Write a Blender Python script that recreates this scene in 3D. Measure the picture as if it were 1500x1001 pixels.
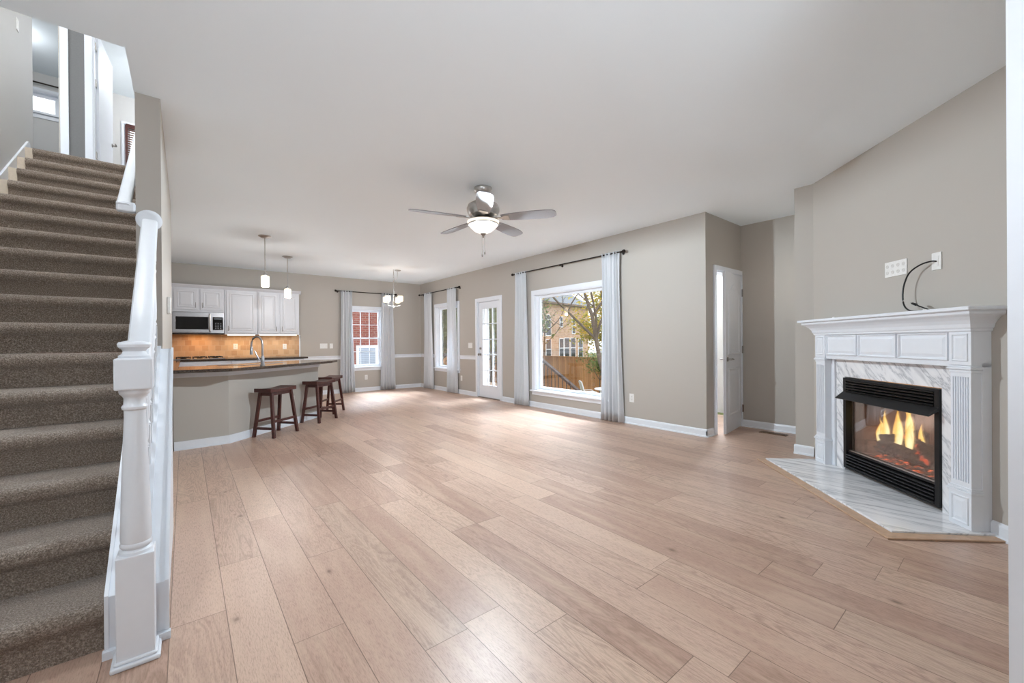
import bpy, bmesh, math, random
from mathutils import Vector, Matrix, noise
for o in list(bpy.data.objects): bpy.data.objects.remove(o)
SC = bpy.context.scene
COL = SC.collection
PI = math.pi
R2 = math.sqrt(2)
random.seed(7)
H = 2.74          # ceiling height
UP = 3.19         # upper floor height
UC = 5.63         # upper ceiling
YN = 10.05        # north (kitchen) wall
XE = 4.94         # east (window) wall

# ------------------------------------------------------------------ camera
cam_d = bpy.data.cameras.new('camera')
cam = bpy.data.objects.new('camera', cam_d); COL.objects.link(cam)
cam_d.sensor_fit = 'HORIZONTAL'; cam_d.sensor_width = 36
cam_d.lens = 596.444 / 1500 * 36
cam_d.shift_y = 2.577 / 1500
cam_d.clip_start = 0.02; cam_d.clip_end = 400
def cam_matrix(yaw, pit, rol):
    fw = Vector((math.sin(yaw)*math.cos(pit), math.cos(yaw)*math.cos(pit), math.sin(pit)))
    r = Vector((math.cos(yaw), -math.sin(yaw), 0)); u = r.cross(fw)
    c, s = math.cos(rol), math.sin(rol)
    r2 = c*r + s*u; u2 = -s*r + c*u
    m = Matrix((r2, u2, -fw)).transposed().to_4x4()
    m.translation = Vector((0, 0, 1.173))
    return m
cam.matrix_world = cam_matrix(math.radians(38.7911), math.radians(-0.13866), math.radians(-0.4413))
SC.camera = cam

# ------------------------------------------------------------------ exposure, sky, big lights
SC.view_settings.view_transform = 'Standard'
SC.view_settings.look = 'None'
SC.view_settings.exposure = 1.36
SC.view_settings.gamma = 1.0
SC.view_settings.use_curve_mapping = False
w = bpy.data.worlds.new('overcast_sky'); SC.world = w; w.use_nodes = True
bg = w.node_tree.nodes['Background']; bg.inputs[0].default_value = (0.88, 0.94, 1.0, 1); bg.inputs[1].default_value = 1.2

def area(name, loc, target, sx, sy, power, col=(1, 1, 1), spread=180):
    d = bpy.data.lights.new(name, 'AREA'); d.shape = 'RECTANGLE'; d.size = sx; d.size_y = sy
    d.energy = power; d.color = col; d.spread = math.radians(spread)
    o = bpy.data.objects.new(name, d); COL.objects.link(o); o.location = loc
    o.rotation_euler = (Vector(target)-Vector(loc)).to_track_quat('-Z', 'Y').to_euler()
    return o
def point(name, loc, power, col=(1, .86, .68), r=.05):
    d = bpy.data.lights.new(name, 'POINT'); d.energy = power; d.color = col; d.shadow_soft_size = r
    o = bpy.data.objects.new(name, d); COL.objects.link(o); o.location = loc
    return o
SC.cycles.max_bounces = 14; SC.cycles.diffuse_bounces = 8; SC.cycles.transparent_max_bounces = 16
CW = (0.74, 0.87, 1.0)
area('foyer_fill', (0.3, -1.7, 2.68), (0.3, -1.4, 0), 1.4, 1.4, 9, (.9, .95, 1))  # added fill lamp behind the camera, no fixture there
area('ceiling_fill', (0.3, -0.9, 0.8), (1.0, 0.7, 2.74), 0.9, 0.6, 5.5, (.84, .92, 1), 100)  # added uplight from behind the camera, lifts the ceiling brightness
area('fill_over_picture_window', (6.9, 4.7, 3.9), (3.4, 4.7, 0.3), 3.4, 1.6, 560, CW, 64)  # added panel above the view, boosts daylight through the picture window
area('fill_over_door', (6.9, 7.9, 3.9), (3.4, 7.9, 0.3), 3.0, 1.6, 480, CW, 64)  # second added panel out of view, strengthens daylight around the door
area('fill_over_back_window', (3.5, 11.9, 3.6), (3.2, 8.5, 0.3), 1.6, 1.2, 110, CW, 64)  # unseen helper panel adding daylight at the back window

# ------------------------------------------------------------------ materials
def srgb(r, g, b):
    f = lambda c: (c/255/12.92) if c/255 <= .04045 else ((c/255+.055)/1.055)**2.4
    return (f(r), f(g), f(b), 1)
class N:
    """small node-graph helper"""
    def __init__(s, name):
        s.m = bpy.data.materials.new(name); s.m.use_nodes = True
        s.t = s.m.node_tree; s.b = s.t.nodes['Principled BSDF']; s.out = s.t.nodes['Material Output']
    def n(s, typ, ins=None, **kw):
        x = s.t.nodes.new(typ)
        for k, v in kw.items(): setattr(x, k, v)
        for k, v in (ins or {}).items():
            i = x.inputs[k]
            if hasattr(v, 'is_linked') or isinstance(v, bpy.types.NodeSocket): s.t.links.new(v, i)
            else: i.default_value = v
        return x
    def m_(s, op, a, b=0.0, c=0.0):
        x = s.n('ShaderNodeMath', {0: a, 1: b, 2: c}, operation=op); return x.outputs[0]
    def ramp(s, fac, stops):
        x = s.n('ShaderNodeValToRGB', {0: fac}); e = x.color_ramp.elements
        while len(e) < len(stops): e.new(0.5)
        for i, (p, c) in enumerate(stops): e[i].position = p; e[i].color = c if len(c) == 4 else (*c, 1)
        return x.outputs[0]
    def mix(s, fac, a, b, mode='MIX'):
        x = s.n('ShaderNodeMix', data_type='RGBA', blend_type=mode)
        for i, v in ((0, fac), (6, a), (7, b)):
            if isinstance(v, bpy.types.NodeSocket): s.t.links.new(v, x.inputs[i])
            else: x.inputs[i].default_value = v
        return x.outputs[2]
    def set(s, **kw):
        for k, v in kw.items():
            i = s.b.inputs[k.replace('_', ' ')]
            if isinstance(v, bpy.types.NodeSocket): s.t.links.new(v, i)
            else: i.default_value = v
        return s
    def pos(s, obj=False):
        if obj: return s.n('ShaderNodeTexCoord').outputs['Object']
        return s.n('ShaderNodeNewGeometry').outputs['Position']
    def bump(s, h, st=.3, dist=.01):
        x = s.n('ShaderNodeBump', {'Height': h, 'Strength': st, 'Distance': dist})
        s.t.links.new(x.outputs[0], s.b.inputs['Normal'])

def plain(name, c, rough=.5, metal=0, bump=0, scale=60, var=.04):
    g = N(name); p = g.pos()
    nz = g.n('ShaderNodeTexNoise', {'Vector': p, 'Scale': scale, 'Detail': 3.0})
    c2 = tuple(min(1, x*(1-var)) for x in c[:3])+(1,); c3 = tuple(min(1, x*(1+var)) for x in c[:3])+(1,)
    g.set(Base_Color=g.ramp(nz.outputs[0], [(.3, c2), (.7, c3)]), Roughness=rough, Metallic=metal)
    if bump: g.bump(nz.outputs[0], bump, .002)
    return g.m
def emit(name, c, st):
    g = N(name); p = g.pos(); nz = g.n('ShaderNodeTexNoise', {'Vector': p, 'Scale': 30.0})
    g.set(Base_Color=c, Emission_Color=g.ramp(nz.outputs[0], [(.2, c), (.8, tuple(min(1, x*1.05) for x in c[:3])+(1,))]), Emission_Strength=st, Roughness=.3)
    return g.m
M = {}
M['wall'] = plain('greige_wall_paint', srgb(181, 175, 167), .6, 0, .05, 300, .01)
M['wallw'] = plain('pale_stair_wall_paint', srgb(205, 204, 202), .6, 0, .05, 300, .01)
M['ceil'] = plain('ceiling_paint', srgb(240, 249, 255), .8, 0, .05, 250, .01)
M['trim'] = plain('white_trim_paint', srgb(228, 232, 238), .35, 0, 0, 20, .01)
M['cab'] = plain('white_cabinet_paint', srgb(214, 215, 220), .35, 0, 0, 20, .01)
M['chrome'] = plain('brushed_nickel', srgb(190, 188, 185), .28, 1)
M['steel'] = plain('stainless_steel', srgb(165, 165, 168), .33, 1)
M['black'] = plain('black_metal', srgb(22, 22, 23), .35, .3)
M['rod'] = plain('dark_bronze_rod', srgb(45, 38, 34), .4, .7)
M['blackglass'] = plain('black_glass', srgb(14, 14, 16), .08)
M['plate'] = plain('white_plastic', srgb(232, 231, 228), .4)
M['stool'] = plain('dark_cherry_wood', srgb(74, 34, 28), .35, 0, .05, 40, .25)
M['knob'] = plain('satin_nickel', srgb(150, 145, 140), .35, 1)
M['shade'] = emit('lit_frosted_glass', (1, .84, .64, 1), .62)
def bowl_mat():
    g = N('lit_bowl_glass'); g.set(Base_Color=srgb(250, 238, 225), Roughness=.4, Emission_Color=(1, .84, .70, 1), Emission_Strength=.45)
    nz = g.n('ShaderNodeTexNoise', {'Vector': g.pos(), 'Scale': 14.0, 'Detail': 2.0})
    tr = g.n('ShaderNodeBsdfTransparent', {'Color': (1, .97, .93, 1)})
    em = g.n('ShaderNodeEmission', {'Color': (1, .86, .72, 1), 'Strength': 1.15})
    mx = g.n('ShaderNodeMixShader', {0: g.m_('MULTIPLY_ADD', nz.outputs[0], .1, .32), 1: tr.outputs[0], 2: em.outputs[0]})
    g.t.links.new(mx.outputs[0], g.out.inputs[0]); return g.m
M['bowl'] = bowl_mat()
M['led'] = emit('under_cabinet_strip', (1, .8, .6, 1), 1.2)
M['blade'] = plain('silver_fan_blade', srgb(150, 150, 154), .45)
M['fabric'] = None
def glass_mat(name, gloss=.06, tint=(1, 1, 1, 1), rough=.0):
    g = N(name); g.t.nodes.remove(g.b)
    t = g.n('ShaderNodeBsdfTransparent', {'Color': tint}); gl = g.n('ShaderNodeBsdfGlossy', {'Roughness': rough, 'Color': (1, 1, 1, 1)})
    fr = g.n('ShaderNodeFresnel', {'IOR': 1.35}); fac = g.m_('MULTIPLY', fr.outputs[0], gloss/.03)
    fac = g.m_('MINIMUM', fac, .6)
    mx = g.n('ShaderNodeMixShader', {0: fac, 1: t.outputs[0], 2: gl.outputs[0]})
    g.t.links.new(mx.outputs[0], g.out.inputs[0]); return g.m
M['glass'] = glass_mat('window_glass', .03)
M['fireglass'] = glass_mat('fireplace_glass', .04, (.92, .88, .86, 1))

def curtain_mat():
    g = N('white_curtain_fabric'); p = g.pos()
    wv = g.n('ShaderNodeTexNoise', {'Vector': p, 'Scale': 400.0, 'Detail': 2.0})
    g.set(Base_Color=srgb(232, 234, 237), Roughness=.9); g.bump(wv.outputs[0], .1, .001)
    tr = g.n('ShaderNodeBsdfTranslucent', {'Color': srgb(235, 236, 238)})
    mx = g.n('ShaderNodeMixShader', {0: .32, 1: g.b.outputs[0], 2: tr.outputs[0]})
    g.t.links.new(mx.outputs[0], g.out.inputs[0]); return g.m
M['fabric'] = curtain_mat()

def floor_mat(name, tint=None):
    g = N(name)
    sx = g.n('ShaderNodeSeparateXYZ', {0: g.pos()}); X, Y = sx.outputs[0], sx.outputs[1]
    u = g.m_('DIVIDE', g.m_('SUBTRACT', X, .132), .1905)
    col = g.m_('FLOOR', u); fu = g.m_('FRACT', u)
    wn = g.n('ShaderNodeTexWhiteNoise', {'W': col}, noise_dimensions='1D')
    off = g.m_('MULTIPLY', wn.outputs[0], 7.0)
    Ld = g.m_('ADD', g.m_('MULTIPLY', g.n('ShaderNodeTexWhiteNoise', {'W': g.m_('ADD', col, 91.3)}, noise_dimensions='1D').outputs[0], .8), 1.15)
    v = g.m_('DIVIDE', g.m_('ADD', Y, off), Ld)
    row = g.m_('FLOOR', v); fv = g.m_('FRACT', v)
    cid = g.n('ShaderNodeCombineXYZ', {0: col, 1: row, 2: 3.7})
    pr = g.n('ShaderNodeTexWhiteNoise', {'Vector': cid.outputs[0]}, noise_dimensions='3D')
    prs = g.n('ShaderNodeSeparateColor', {0: pr.outputs[1]})
    tone = g.ramp(pr.outputs[0], [(0, srgb(178, 146, 129)), (.35, srgb(192, 161, 143)), (.65, srgb(199, 169, 151)), (.85, srgb(206, 177, 157)), (1, srgb(188, 161, 143))])
    # grain
    gv = g.n('ShaderNodeCombineXYZ', {0: g.m_('ADD', g.m_('MULTIPLY', X, 1.0), g.m_('MULTIPLY', prs.outputs[0], 37.0)), 1: g.m_('ADD', g.m_('MULTIPLY', Y, .12), g.m_('MULTIPLY', prs.outputs[1], 19.0)), 2: 0.0})
    n1 = g.n('ShaderNodeTexNoise', {'Vector': gv.outputs[0], 'Scale': 9.0, 'Detail': 3.0, 'Distortion': .6})
    rings = g.m_('SINE', g.m_('MULTIPLY', n1.outputs[0], 85.0))
    rings = g.m_('MULTIPLY_ADD', rings, .5, .5)
    n2 = g.n('ShaderNodeTexNoise', {'Vector': gv.outputs[0], 'Scale': 240.0, 'Detail': 4.0, 'Roughness': .7})
    n3 = g.n('ShaderNodeTexNoise', {'Vector': gv.outputs[0], 'Scale': 14.0, 'Detail': 3.0})
    c = g.mix(g.m_('MULTIPLY', g.m_('POWER', rings, 2.0), g.m_('MULTIPLY', prs.outputs[2], .5)), tone, srgb(138, 110, 92))
    c = g.mix(g.ramp(n2.outputs[0], [(.47, (0, 0, 0)), (.72, (.65, .65, .65))]), c, srgb(132, 104, 88))
    c = g.mix(g.ramp(n3.outputs[0], [(.45, (0, 0, 0)), (.75, (.5, .5, .5))]), c, srgb(214, 188, 166))
    # knots
    kv = g.n('ShaderNodeCombineXYZ', {0: g.m_('MULTIPLY', X, 1.5), 1: g.m_('MULTIPLY', Y, .9), 2: 0.0})
    vo = g.n('ShaderNodeTexVoronoi', {'Vector': kv.outputs[0], 'Scale': 3.1, 'Randomness': 1.0})
    kd = g.m_('ADD', vo.outputs['Distance'], g.m_('MULTIPLY', g.m_('SUBTRACT', n3.outputs[0], .5), .12))
    kn = g.ramp(kd, [(0, (.9, .9, .9)), (.03, (.65, .65, .65)), (.055, (.25, .25, .25)), (.11, (0, 0, 0))])
    c = g.mix(kn, c, srgb(112, 88, 72))
    # gaps
    ga = g.m_('LESS_THAN', fu, .016); gb = g.m_('LESS_THAN', fv, .0018)
    gap = g.m_('MAXIMUM', ga, gb)
    c = g.mix(g.m_('MULTIPLY', gap, .75), c, srgb(92, 70, 56))
    if tint: c = g.mix(1.0, c, tint, 'MULTIPLY')
    rg = g.m_('MULTIPLY_ADD', n2.outputs[0], .18, .27)
    g.set(Base_Color=c, Roughness=rg); g.b.inputs['Specular IOR Level'].default_value = .45
    hh = g.m_('SUBTRACT', g.m_('MULTIPLY', n2.outputs[0], .3), gap)
    g.bump(hh, .25, .002)
    return g.m
M['floor'] = floor_mat('wide_oak_planks')
M['woodborder'] = plain('oak_border_board', srgb(190, 158, 132), .4, 0, .05, 25, .12)

def carpet():
    g = N('brown_carpet'); p = g.pos()
    n = g.n('ShaderNodeTexNoise', {'Vector': p, 'Scale': 170.0, 'Detail': 3.0, 'Roughness': .8})
    n2 = g.n('ShaderNodeTexNoise', {'Vector': p, 'Scale': 6.0, 'Detail': 2.0})
    c = g.ramp(n.outputs[0], [(.32, srgb(88, 73, 62)), (.5, srgb(154, 137, 122)), (.68, srgb(222, 208, 193))])
    c = g.mix(g.m_('MULTIPLY', n2.outputs[0], .25), c, srgb(150, 135, 122))
    g.set(Base_Color=c, Roughness=1.0); g.b.inputs['Specular IOR Level'].default_value = .1
    g.b.inputs['Sheen Weight'].default_value = .3
    g.bump(n.outputs[0], 1.0, .012); return g.m
M['carpet'] = carpet()

def marble():
    g = N('white_grey_marble')
    tc = g.pos()
    sx = g.n('ShaderNodeSeparateXYZ', {0: tc})
    s_ = g.m_('MULTIPLY', g.m_('ADD', sx.outputs[0], sx.outputs[1]), .7071); n_ = g.m_('MULTIPLY', g.m_('SUBTRACT', sx.outputs[1], sx.outputs[0]), .7071)
    ac = g.m_('ADD', g.m_('MULTIPLY', g.m_('SUBTRACT', sx.outputs[2], s_), .62), g.m_('MULTIPLY', n_, .5))
    al = g.m_('ADD', g.m_('MULTIPLY', s_, .7), g.m_('MULTIPLY', sx.outputs[2], .8))
    mp = g.n('ShaderNodeCombineXYZ', {0: g.m_('MULTIPLY', ac, 3.4), 1: g.m_('MULTIPLY', al, .55), 2: 0.0})
    n = g.n('ShaderNodeTexNoise', {'Vector': mp.outputs[0], 'Scale': 4.0, 'Detail': 9.0, 'Roughness': .6, 'Distortion': .35})
    a = g.m_('ABSOLUTE', g.m_('SUBTRACT', n.outputs[0], .5))
    c = g.ramp(a, [(0, srgb(178, 180, 185)), (.015, srgb(212, 213, 216)), (.045, srgb(232, 232, 234)), (.2, srgb(242, 242, 243))])
    n2 = g.n('ShaderNodeTexNoise', {'Vector': mp.outputs[0], 'Scale': 7.0, 'Detail': 6.0, 'Distortion': .4})
    c = g.mix(g.ramp(n2.outputs[0], [(.56, (0, 0, 0)), (.75, (.6, .6, .6))]), c, srgb(160, 162, 168))
    g.set(Base_Color=c, Roughness=.12); return g.m
M['marble'] = marble()
def granite():
    g = N('dark_granite'); p = g.pos()
    v = g.n('ShaderNodeTexNoise', {'Vector': p, 'Scale': 90.0, 'Detail': 4.0, 'Roughness': .8})
    c = g.ramp(v.outputs[0], [(.35, srgb(28, 24, 22)), (.5, srgb(66, 56, 50)), (.62, srgb(98, 84, 74)), (.7, srgb(150, 132, 116))])
    g.set(Base_Color=c, Roughness=.1); return g.m
M['granite'] = granite()
def brick(name, cols, mortar, sx, sy, rowh, axis='XZ', rough=.7, msize=.01, bias=0, scale=1, offs=.5):
    g = N(name); s = g.n('ShaderNodeSeparateXYZ', {0: g.pos()})
    if axis == 'XZ': v = g.n('ShaderNodeCombineXYZ', {0: s.outputs[0], 1: s.outputs[2], 2: 0.0})
    elif axis == 'YZ': v = g.n('ShaderNodeCombineXYZ', {0: s.outputs[1], 1: s.outputs[2], 2: 0.0})
    else: v = g.n('ShaderNodeCombineXYZ', {0: g.m_('ADD', s.outputs[0], s.outputs[1]), 1: s.outputs[2], 2: 0.0})
    b = g.n('ShaderNodeTexBrick', {'Vector': v.outputs[0], 'Scale': 1.0, 'Mortar Size': msize, 'Brick Width': sx, 'Row Height': rowh, 'Bias': bias,
         'Color1': cols[0], 'Color2': cols[1], 'Mortar': mortar}); b.offset = offs
    nz = g.n('ShaderNodeTexNoise', {'Vector': g.pos(), 'Scale': 6.0/sx*.2, 'Detail': 5.0})
    c = g.mix(.35, b.outputs[0], g.ramp(nz.outputs[0], [(.3, cols[0]), (.7, cols[2])]))
    g.set(Base_Color=c, Roughness=rough); g.bump(b.outputs[1], -.4, .004); return g.m
M['tile'] = brick('travertine_tile', (srgb(188, 146, 104), srgb(228, 194, 154), srgb(164, 120, 84)), srgb(214, 188, 156), .105, 0, .105, 'XZ', .45, .004)
M['redbrick'] = brick('red_brick', (srgb(118, 54, 44), srgb(150, 80, 66), srgb(96, 42, 36)), srgb(150, 128, 118), .21, 0, .075, 'XZ', .85, .012)
M['tanbrick'] = brick('tan_brick', (srgb(176, 138, 112), srgb(206, 172, 146), srgb(146, 112, 92)), srgb(196, 176, 160), .5, 0, .22, 'XY', .85, .03)
M['firebrick'] = brick('firebox_panel', (srgb(134, 96, 80), srgb(158, 118, 98), srgb(106, 72, 58)), srgb(66, 46, 38), .11, 0, .3, 'XY', .8, .005)
def plankwood(name, c1, c2, w, axis=1):
    g = N(name); s = g.n('ShaderNodeSeparateXYZ', {0: g.pos()})
    u = g.m_('DIVIDE', s.outputs[axis], w); wn = g.n('ShaderNodeTexWhiteNoise', {'W': g.m_('FLOOR', u)}, noise_dimensions='1D')
    mp = g.n('ShaderNodeMapping', {'Vector': g.pos(), 'Scale': (8, 8, 1)}); nz = g.n('ShaderNodeTexNoise', {'Vector': mp.outputs[0], 'Scale': 3.0, 'Detail': 4.0})
    c = g.ramp(g.m_('ADD', g.m_('MULTIPLY', wn.outputs[0], .5), g.m_('MULTIPLY', nz.outputs[0], .5)), [(.2, c1), (.8, c2)])
    gap = g.m_('LESS_THAN', g.m_('FRACT', u), .06); c = g.mix(g.m_('MULTIPLY', gap, .7), c, srgb(70, 42, 24))
    g.set(Base_Color=c, Roughness=.8); return g.m
M['fence'] = plankwood('cedar_fence', srgb(164, 112, 68), srgb(206, 152, 102), .14, 1)
M['roofing'] = plain('grey_shingles', srgb(126, 130, 136), .9, 0, .4, 30, .2)
M['grass'] = plain('lawn_grass', srgb(96, 104, 60), .95, 0, .5, 40, .4)
M['bark'] = plain('grey_bark', srgb(104, 90, 78), .95, 0, .6, 25, .3)
M['darkwood'] = plain('dark_stained_rail', srgb(42, 30, 24), .95, 0, .1, 30, .2)
M['deck'] = plankwood('deck_boards', srgb(150, 132, 112), srgb(176, 158, 138), .14, 1)
def leafmat(name, a, b, c):
    g = N(name); nz = g.n('ShaderNodeTexNoise', {'Vector': g.pos(), 'Scale': 3.5, 'Detail': 3.0})
    col = g.ramp(nz.outputs[0], [(.35, a), (.5, b), (.65, c)]); g.set(Base_Color=col, Roughness=.8)
    tr = g.n('ShaderNodeBsdfTranslucent', {'Color': col}); mx = g.n('ShaderNodeMixShader', {0: .4, 1: g.b.outputs[0], 2: tr.outputs[0]})
    g.t.links.new(mx.outputs[0], g.out.inputs[0]); return g.m
M['leaf'] = leafmat('autumn_leaves', srgb(112, 128, 50), srgb(190, 176, 66), srgb(226, 178, 76))
M['leafg'] = leafmat('green_leaves', srgb(70, 92, 44), srgb(104, 122, 60), srgb(150, 152, 84))
def flame_mat():
    g = N('flame'); g.t.nodes.remove(g.b)
    tc = g.n('ShaderNodeTexCoord'); z = g.n('ShaderNodeSeparateXYZ', {0: tc.outputs['Generated']}).outputs[2]
    nz = g.n('ShaderNodeTexNoise', {'Vector': tc.outputs['Object'], 'Scale': 16.0, 'Detail': 3.0})
    lw = g.n('ShaderNodeLayerWeight', {'Blend': .35})
    core = g.m_('SUBTRACT', 1.0, lw.outputs['Facing'])
    h = g.m_('ADD', z, g.m_('MULTIPLY', g.m_('SUBTRACT', nz.outputs[0], .5), .5))
    heat = g.m_('SUBTRACT', g.m_('MULTIPLY_ADD', core, .9, .35), g.m_('MULTIPLY', h, .65))
    col = g.ramp(heat, [(0, (.8, .10, .01)), (.3, (1, .26, .02)), (.5, (1, .50, .06)), (.75, (1, .78, .22)), (.95, (1, .93, .55))])
    st = g.ramp(heat, [(0, (.4, .4, .4)), (.5, (1.0, 1.0, 1.0)), (1, (1, 1, 1))])
    em = g.n('ShaderNodeEmission', {'Color': col, 'Strength': g.m_('MULTIPLY', st, .85)})
    tr = g.n('ShaderNodeBsdfTransparent')
    al = g.ramp(g.m_('SUBTRACT', g.m_('ADD', core, .25), g.m_('MULTIPLY', h, .55)), [(.15, (0, 0, 0)), (.7, (.92, .92, .92))])
    mx = g.n('ShaderNodeMixShader', {0: al, 1: tr.outputs[0], 2: em.outputs[0]})
    g.t.links.new(mx.outputs[0], g.out.inputs[0]); return g.m
M['flame'] = flame_mat()
def log_mat():
    g = N('charred_log'); p = g.pos()
    n = g.n('ShaderNodeTexNoise', {'Vector': p, 'Scale': 30.0, 'Detail': 6.0, 'Roughness': .7})
    n2 = g.n('ShaderNodeTexNoise', {'Vector': p, 'Scale': 11.0, 'Detail': 4.0})
    g.set(Base_Color=g.ramp(n.outputs[0], [(.35, srgb(20, 14, 12)), (.55, srgb(74, 52, 42)), (.75, srgb(120, 92, 76))]), Roughness=.9,
          Emission_Color=(1, .12, .03, 1), Emission_Strength=g.m_('MULTIPLY', g.ramp(n2.outputs[0], [(.57, (0, 0, 0)), (.72, (1, 1, 1))]), .9))
    g.bump(n.outputs[0], 1, .02); return g.m
M['log'] = log_mat()
M['ember'] = None
def ember_mat():
    g = N('glowing_embers'); n2 = g.n('ShaderNodeTexNoise', {'Vector': g.pos(), 'Scale': 38.0, 'Detail': 5.0})
    g.set(Base_Color=srgb(30, 20, 18), Roughness=.95, Emission_Color=(1, .16, .04, 1),
          Emission_Strength=g.m_('MULTIPLY', g.ramp(n2.outputs[0], [(.55, (0, 0, 0)), (.72, (1, 1, 1))]), 1.2))
    g.bump(n2.outputs[0], 1, .03); return g.m
M['ember'] = ember_mat()

# ------------------------------------------------------------------ mesh helpers (each adds to a bmesh)
def B(): return bmesh.new()
def box(bm, a, b, T=None):
    x0, y0, z0 = a; x1, y1, z1 = b
    if x0 > x1: x0, x1 = x1, x0
    if y0 > y1: y0, y1 = y1, y0
    if z0 > z1: z0, z1 = z1, z0
    vs = [Vector(p) for p in ((x0,y0,z0),(x1,y0,z0),(x1,y1,z0),(x0,y1,z0),(x0,y0,z1),(x1,y0,z1),(x1,y1,z1),(x0,y1,z1))]
    if T: vs = [T(v) for v in vs]
    v = [bm.verts.new(p) for p in vs]
    for f in ((0,3,2,1),(4,5,6,7),(0,1,5,4),(1,2,6,5),(2,3,7,6),(3,0,4,7)): bm.faces.new([v[i] for i in f])
    return bm
def prism(bm, pts, d0, d1, ax='z', T=None):
    """pts: 2-D outline; extruded from d0 to d1 along ax"""
    def P(p, d):
        q = Vector((p[0], p[1], d)) if ax == 'z' else Vector((d, p[0], p[1])) if ax == 'x' else Vector((p[0], d, p[1]))
        return T(q) if T else q
    a = [bm.verts.new(P(p, d0)) for p in pts]; b = [bm.verts.new(P(p, d1)) for p in pts]; n = len(pts)
    bm.faces.new(a[::-1]); bm.faces.new(b)
    for i in range(n): bm.faces.new((a[i], a[(i+1) % n], b[(i+1) % n], b[i]))
    return bm
def frame_of(d):
    d = d.normalized(); u = Vector((0, 0, 1)) if abs(d.z) < .95 else Vector((1, 0, 0))
    s = d.cross(u).normalized(); return s, s.cross(d).normalized()
def tube(bm, pts, r, seg=10, T=None, cap=True, squash=1):
    pts = [Vector(p) for p in pts]
    if T: pts = [T(p) for p in pts]
    rr = r if isinstance(r, (list, tuple)) else [r]*len(pts); rings = []
    for i, p in enumerate(pts):
        d = (pts[min(i+1, len(pts)-1)]-pts[max(i-1, 0)]); s, t = frame_of(d)
        rings.append([bm.verts.new(p+(s*math.cos(2*PI*k/seg)*squash+t*math.sin(2*PI*k/seg))*rr[i]) for k in range(seg)])
    for a, b in zip(rings, rings[1:]):
        for k in range(seg): bm.faces.new((a[k], a[(k+1) % seg], b[(k+1) % seg], b[k]))
    if cap: bm.faces.new(rings[0][::-1]); bm.faces.new(rings[-1])
    return bm
def bar(bm, p, q, w_, h_, up=(0, 0, 1), taper=1):
    """rectangular bar from p to q, w_ sideways and h_ along up"""
    p, q = Vector(p), Vector(q); d = (q-p).normalized(); up = Vector(up)
    s = d.cross(up).normalized(); t = s.cross(d).normalized(); v = []
    for e, k in ((p, 1), (q, taper)):
        for a, b in ((-1,-1),(1,-1),(1,1),(-1,1)): v.append(bm.verts.new(e+s*a*w_/2*k+t*b*h_/2*k))
    for f in ((3,2,1,0),(4,5,6,7),(0,1,5,4),(1,2,6,5),(2,3,7,6),(3,0,4,7)): bm.faces.new([v[i] for i in f])
    return bm
def lathe(bm, prof, c=(0, 0, 0), seg=24, ax=None):
    """prof: (radius, z) pairs"""
    c = Vector(c); rings = []
    q = Vector((0, 0, 1)).rotation_difference(Vector(ax)) if ax else None
    for r, z in prof:
        ring = []
        for k in range(seg):
            v = Vector((max(r, 1e-4)*math.cos(2*PI*k/seg), max(r, 1e-4)*math.sin(2*PI*k/seg), z))
            if q: v = q @ v
            ring.append(bm.verts.new(c+v))
        rings.append(ring)
    for a, b in zip(rings, rings[1:]):
        for k in range(seg): bm.faces.new((a[k], a[(k+1) % seg], b[(k+1) % seg], b[k]))
    bm.faces.new(rings[0][::-1]); bm.faces.new(rings[-1]); return bm
def panel_raised(bm, u0, u1, v0, v1, P, inset=.03, d=.008):
    """raised moulding ring: P(u, v, depth) -> world"""
    a, b = inset, inset*.45
    rings = [[(u0, v0), (u1, v0), (u1, v1), (u0, v1)]]
    def ins(k): return [(u0+k, v0+k), (u1-k, v0+k), (u1-k, v1-k), (u0+k, v1-k)]
    seq = [(0, 0), (b*.3, d), (b, d*.9), (b*1.6, -d*.2+.0005), (a, .0005), (a*1.8, d*.7)]
    vs = []
    for k, dd in seq: vs.append([bm.verts.new(P(u, v, dd)) for u, v in ins(k)])
    for r0, r1 in zip(vs, vs[1:]):
        for i in range(4): bm.faces.new((r0[i], r0[(i+1) % 4], r1[(i+1) % 4], r1[i]))
    bm.faces.new(vs[-1]); return bm

def link(name, bm, mat, parent=None, smooth=False, bevel=0, auto=35):
    bmesh.ops.recalc_face_normals(bm, faces=bm.faces)
    me = bpy.data.meshes.new(name); bm.to_mesh(me); bm.free()
    me.materials.append(M[mat] if isinstance(mat, str) else mat)
    top = parent
    while top is not None and top.parent is not None: top = top.parent
    if top is not None and top.get('_w', 0): me.transform(Matrix.Translation(-top.location))
    o = bpy.data.objects.new(name, me); COL.objects.link(o)
    if smooth:
        for p in me.polygons: p.use_smooth = True
        try: me.set_sharp_from_angle(angle=math.radians(auto))
        except Exception: pass
    if bevel:
        md = o.modifiers.new('bevel', 'BEVEL'); md.width = bevel; md.segments = 2; md.limit_method = 'ANGLE'; md.angle_limit = math.radians(40)
    if parent is not None: o.parent = parent
    return o
def tag(o, label, cat, group=None, kind=None):
    o['label'] = label; o['category'] = cat
    if group: o['group'] = group
    if kind: o['kind'] = kind
    return o
def thing(name, label, cat, loc=(0, 0, 0), rz=0, group=None, kind=None, world=True):
    """an Empty; its parts are modelled in world space when world=True, else in its own space"""
    o = bpy.data.objects.new(name, None); COL.objects.link(o); o.empty_display_size = .1
    o.location = loc; o.rotation_euler = (0, 0, rz)
    if world: o['_w'] = 1
    return tag(o, label, cat, group, kind)
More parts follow.
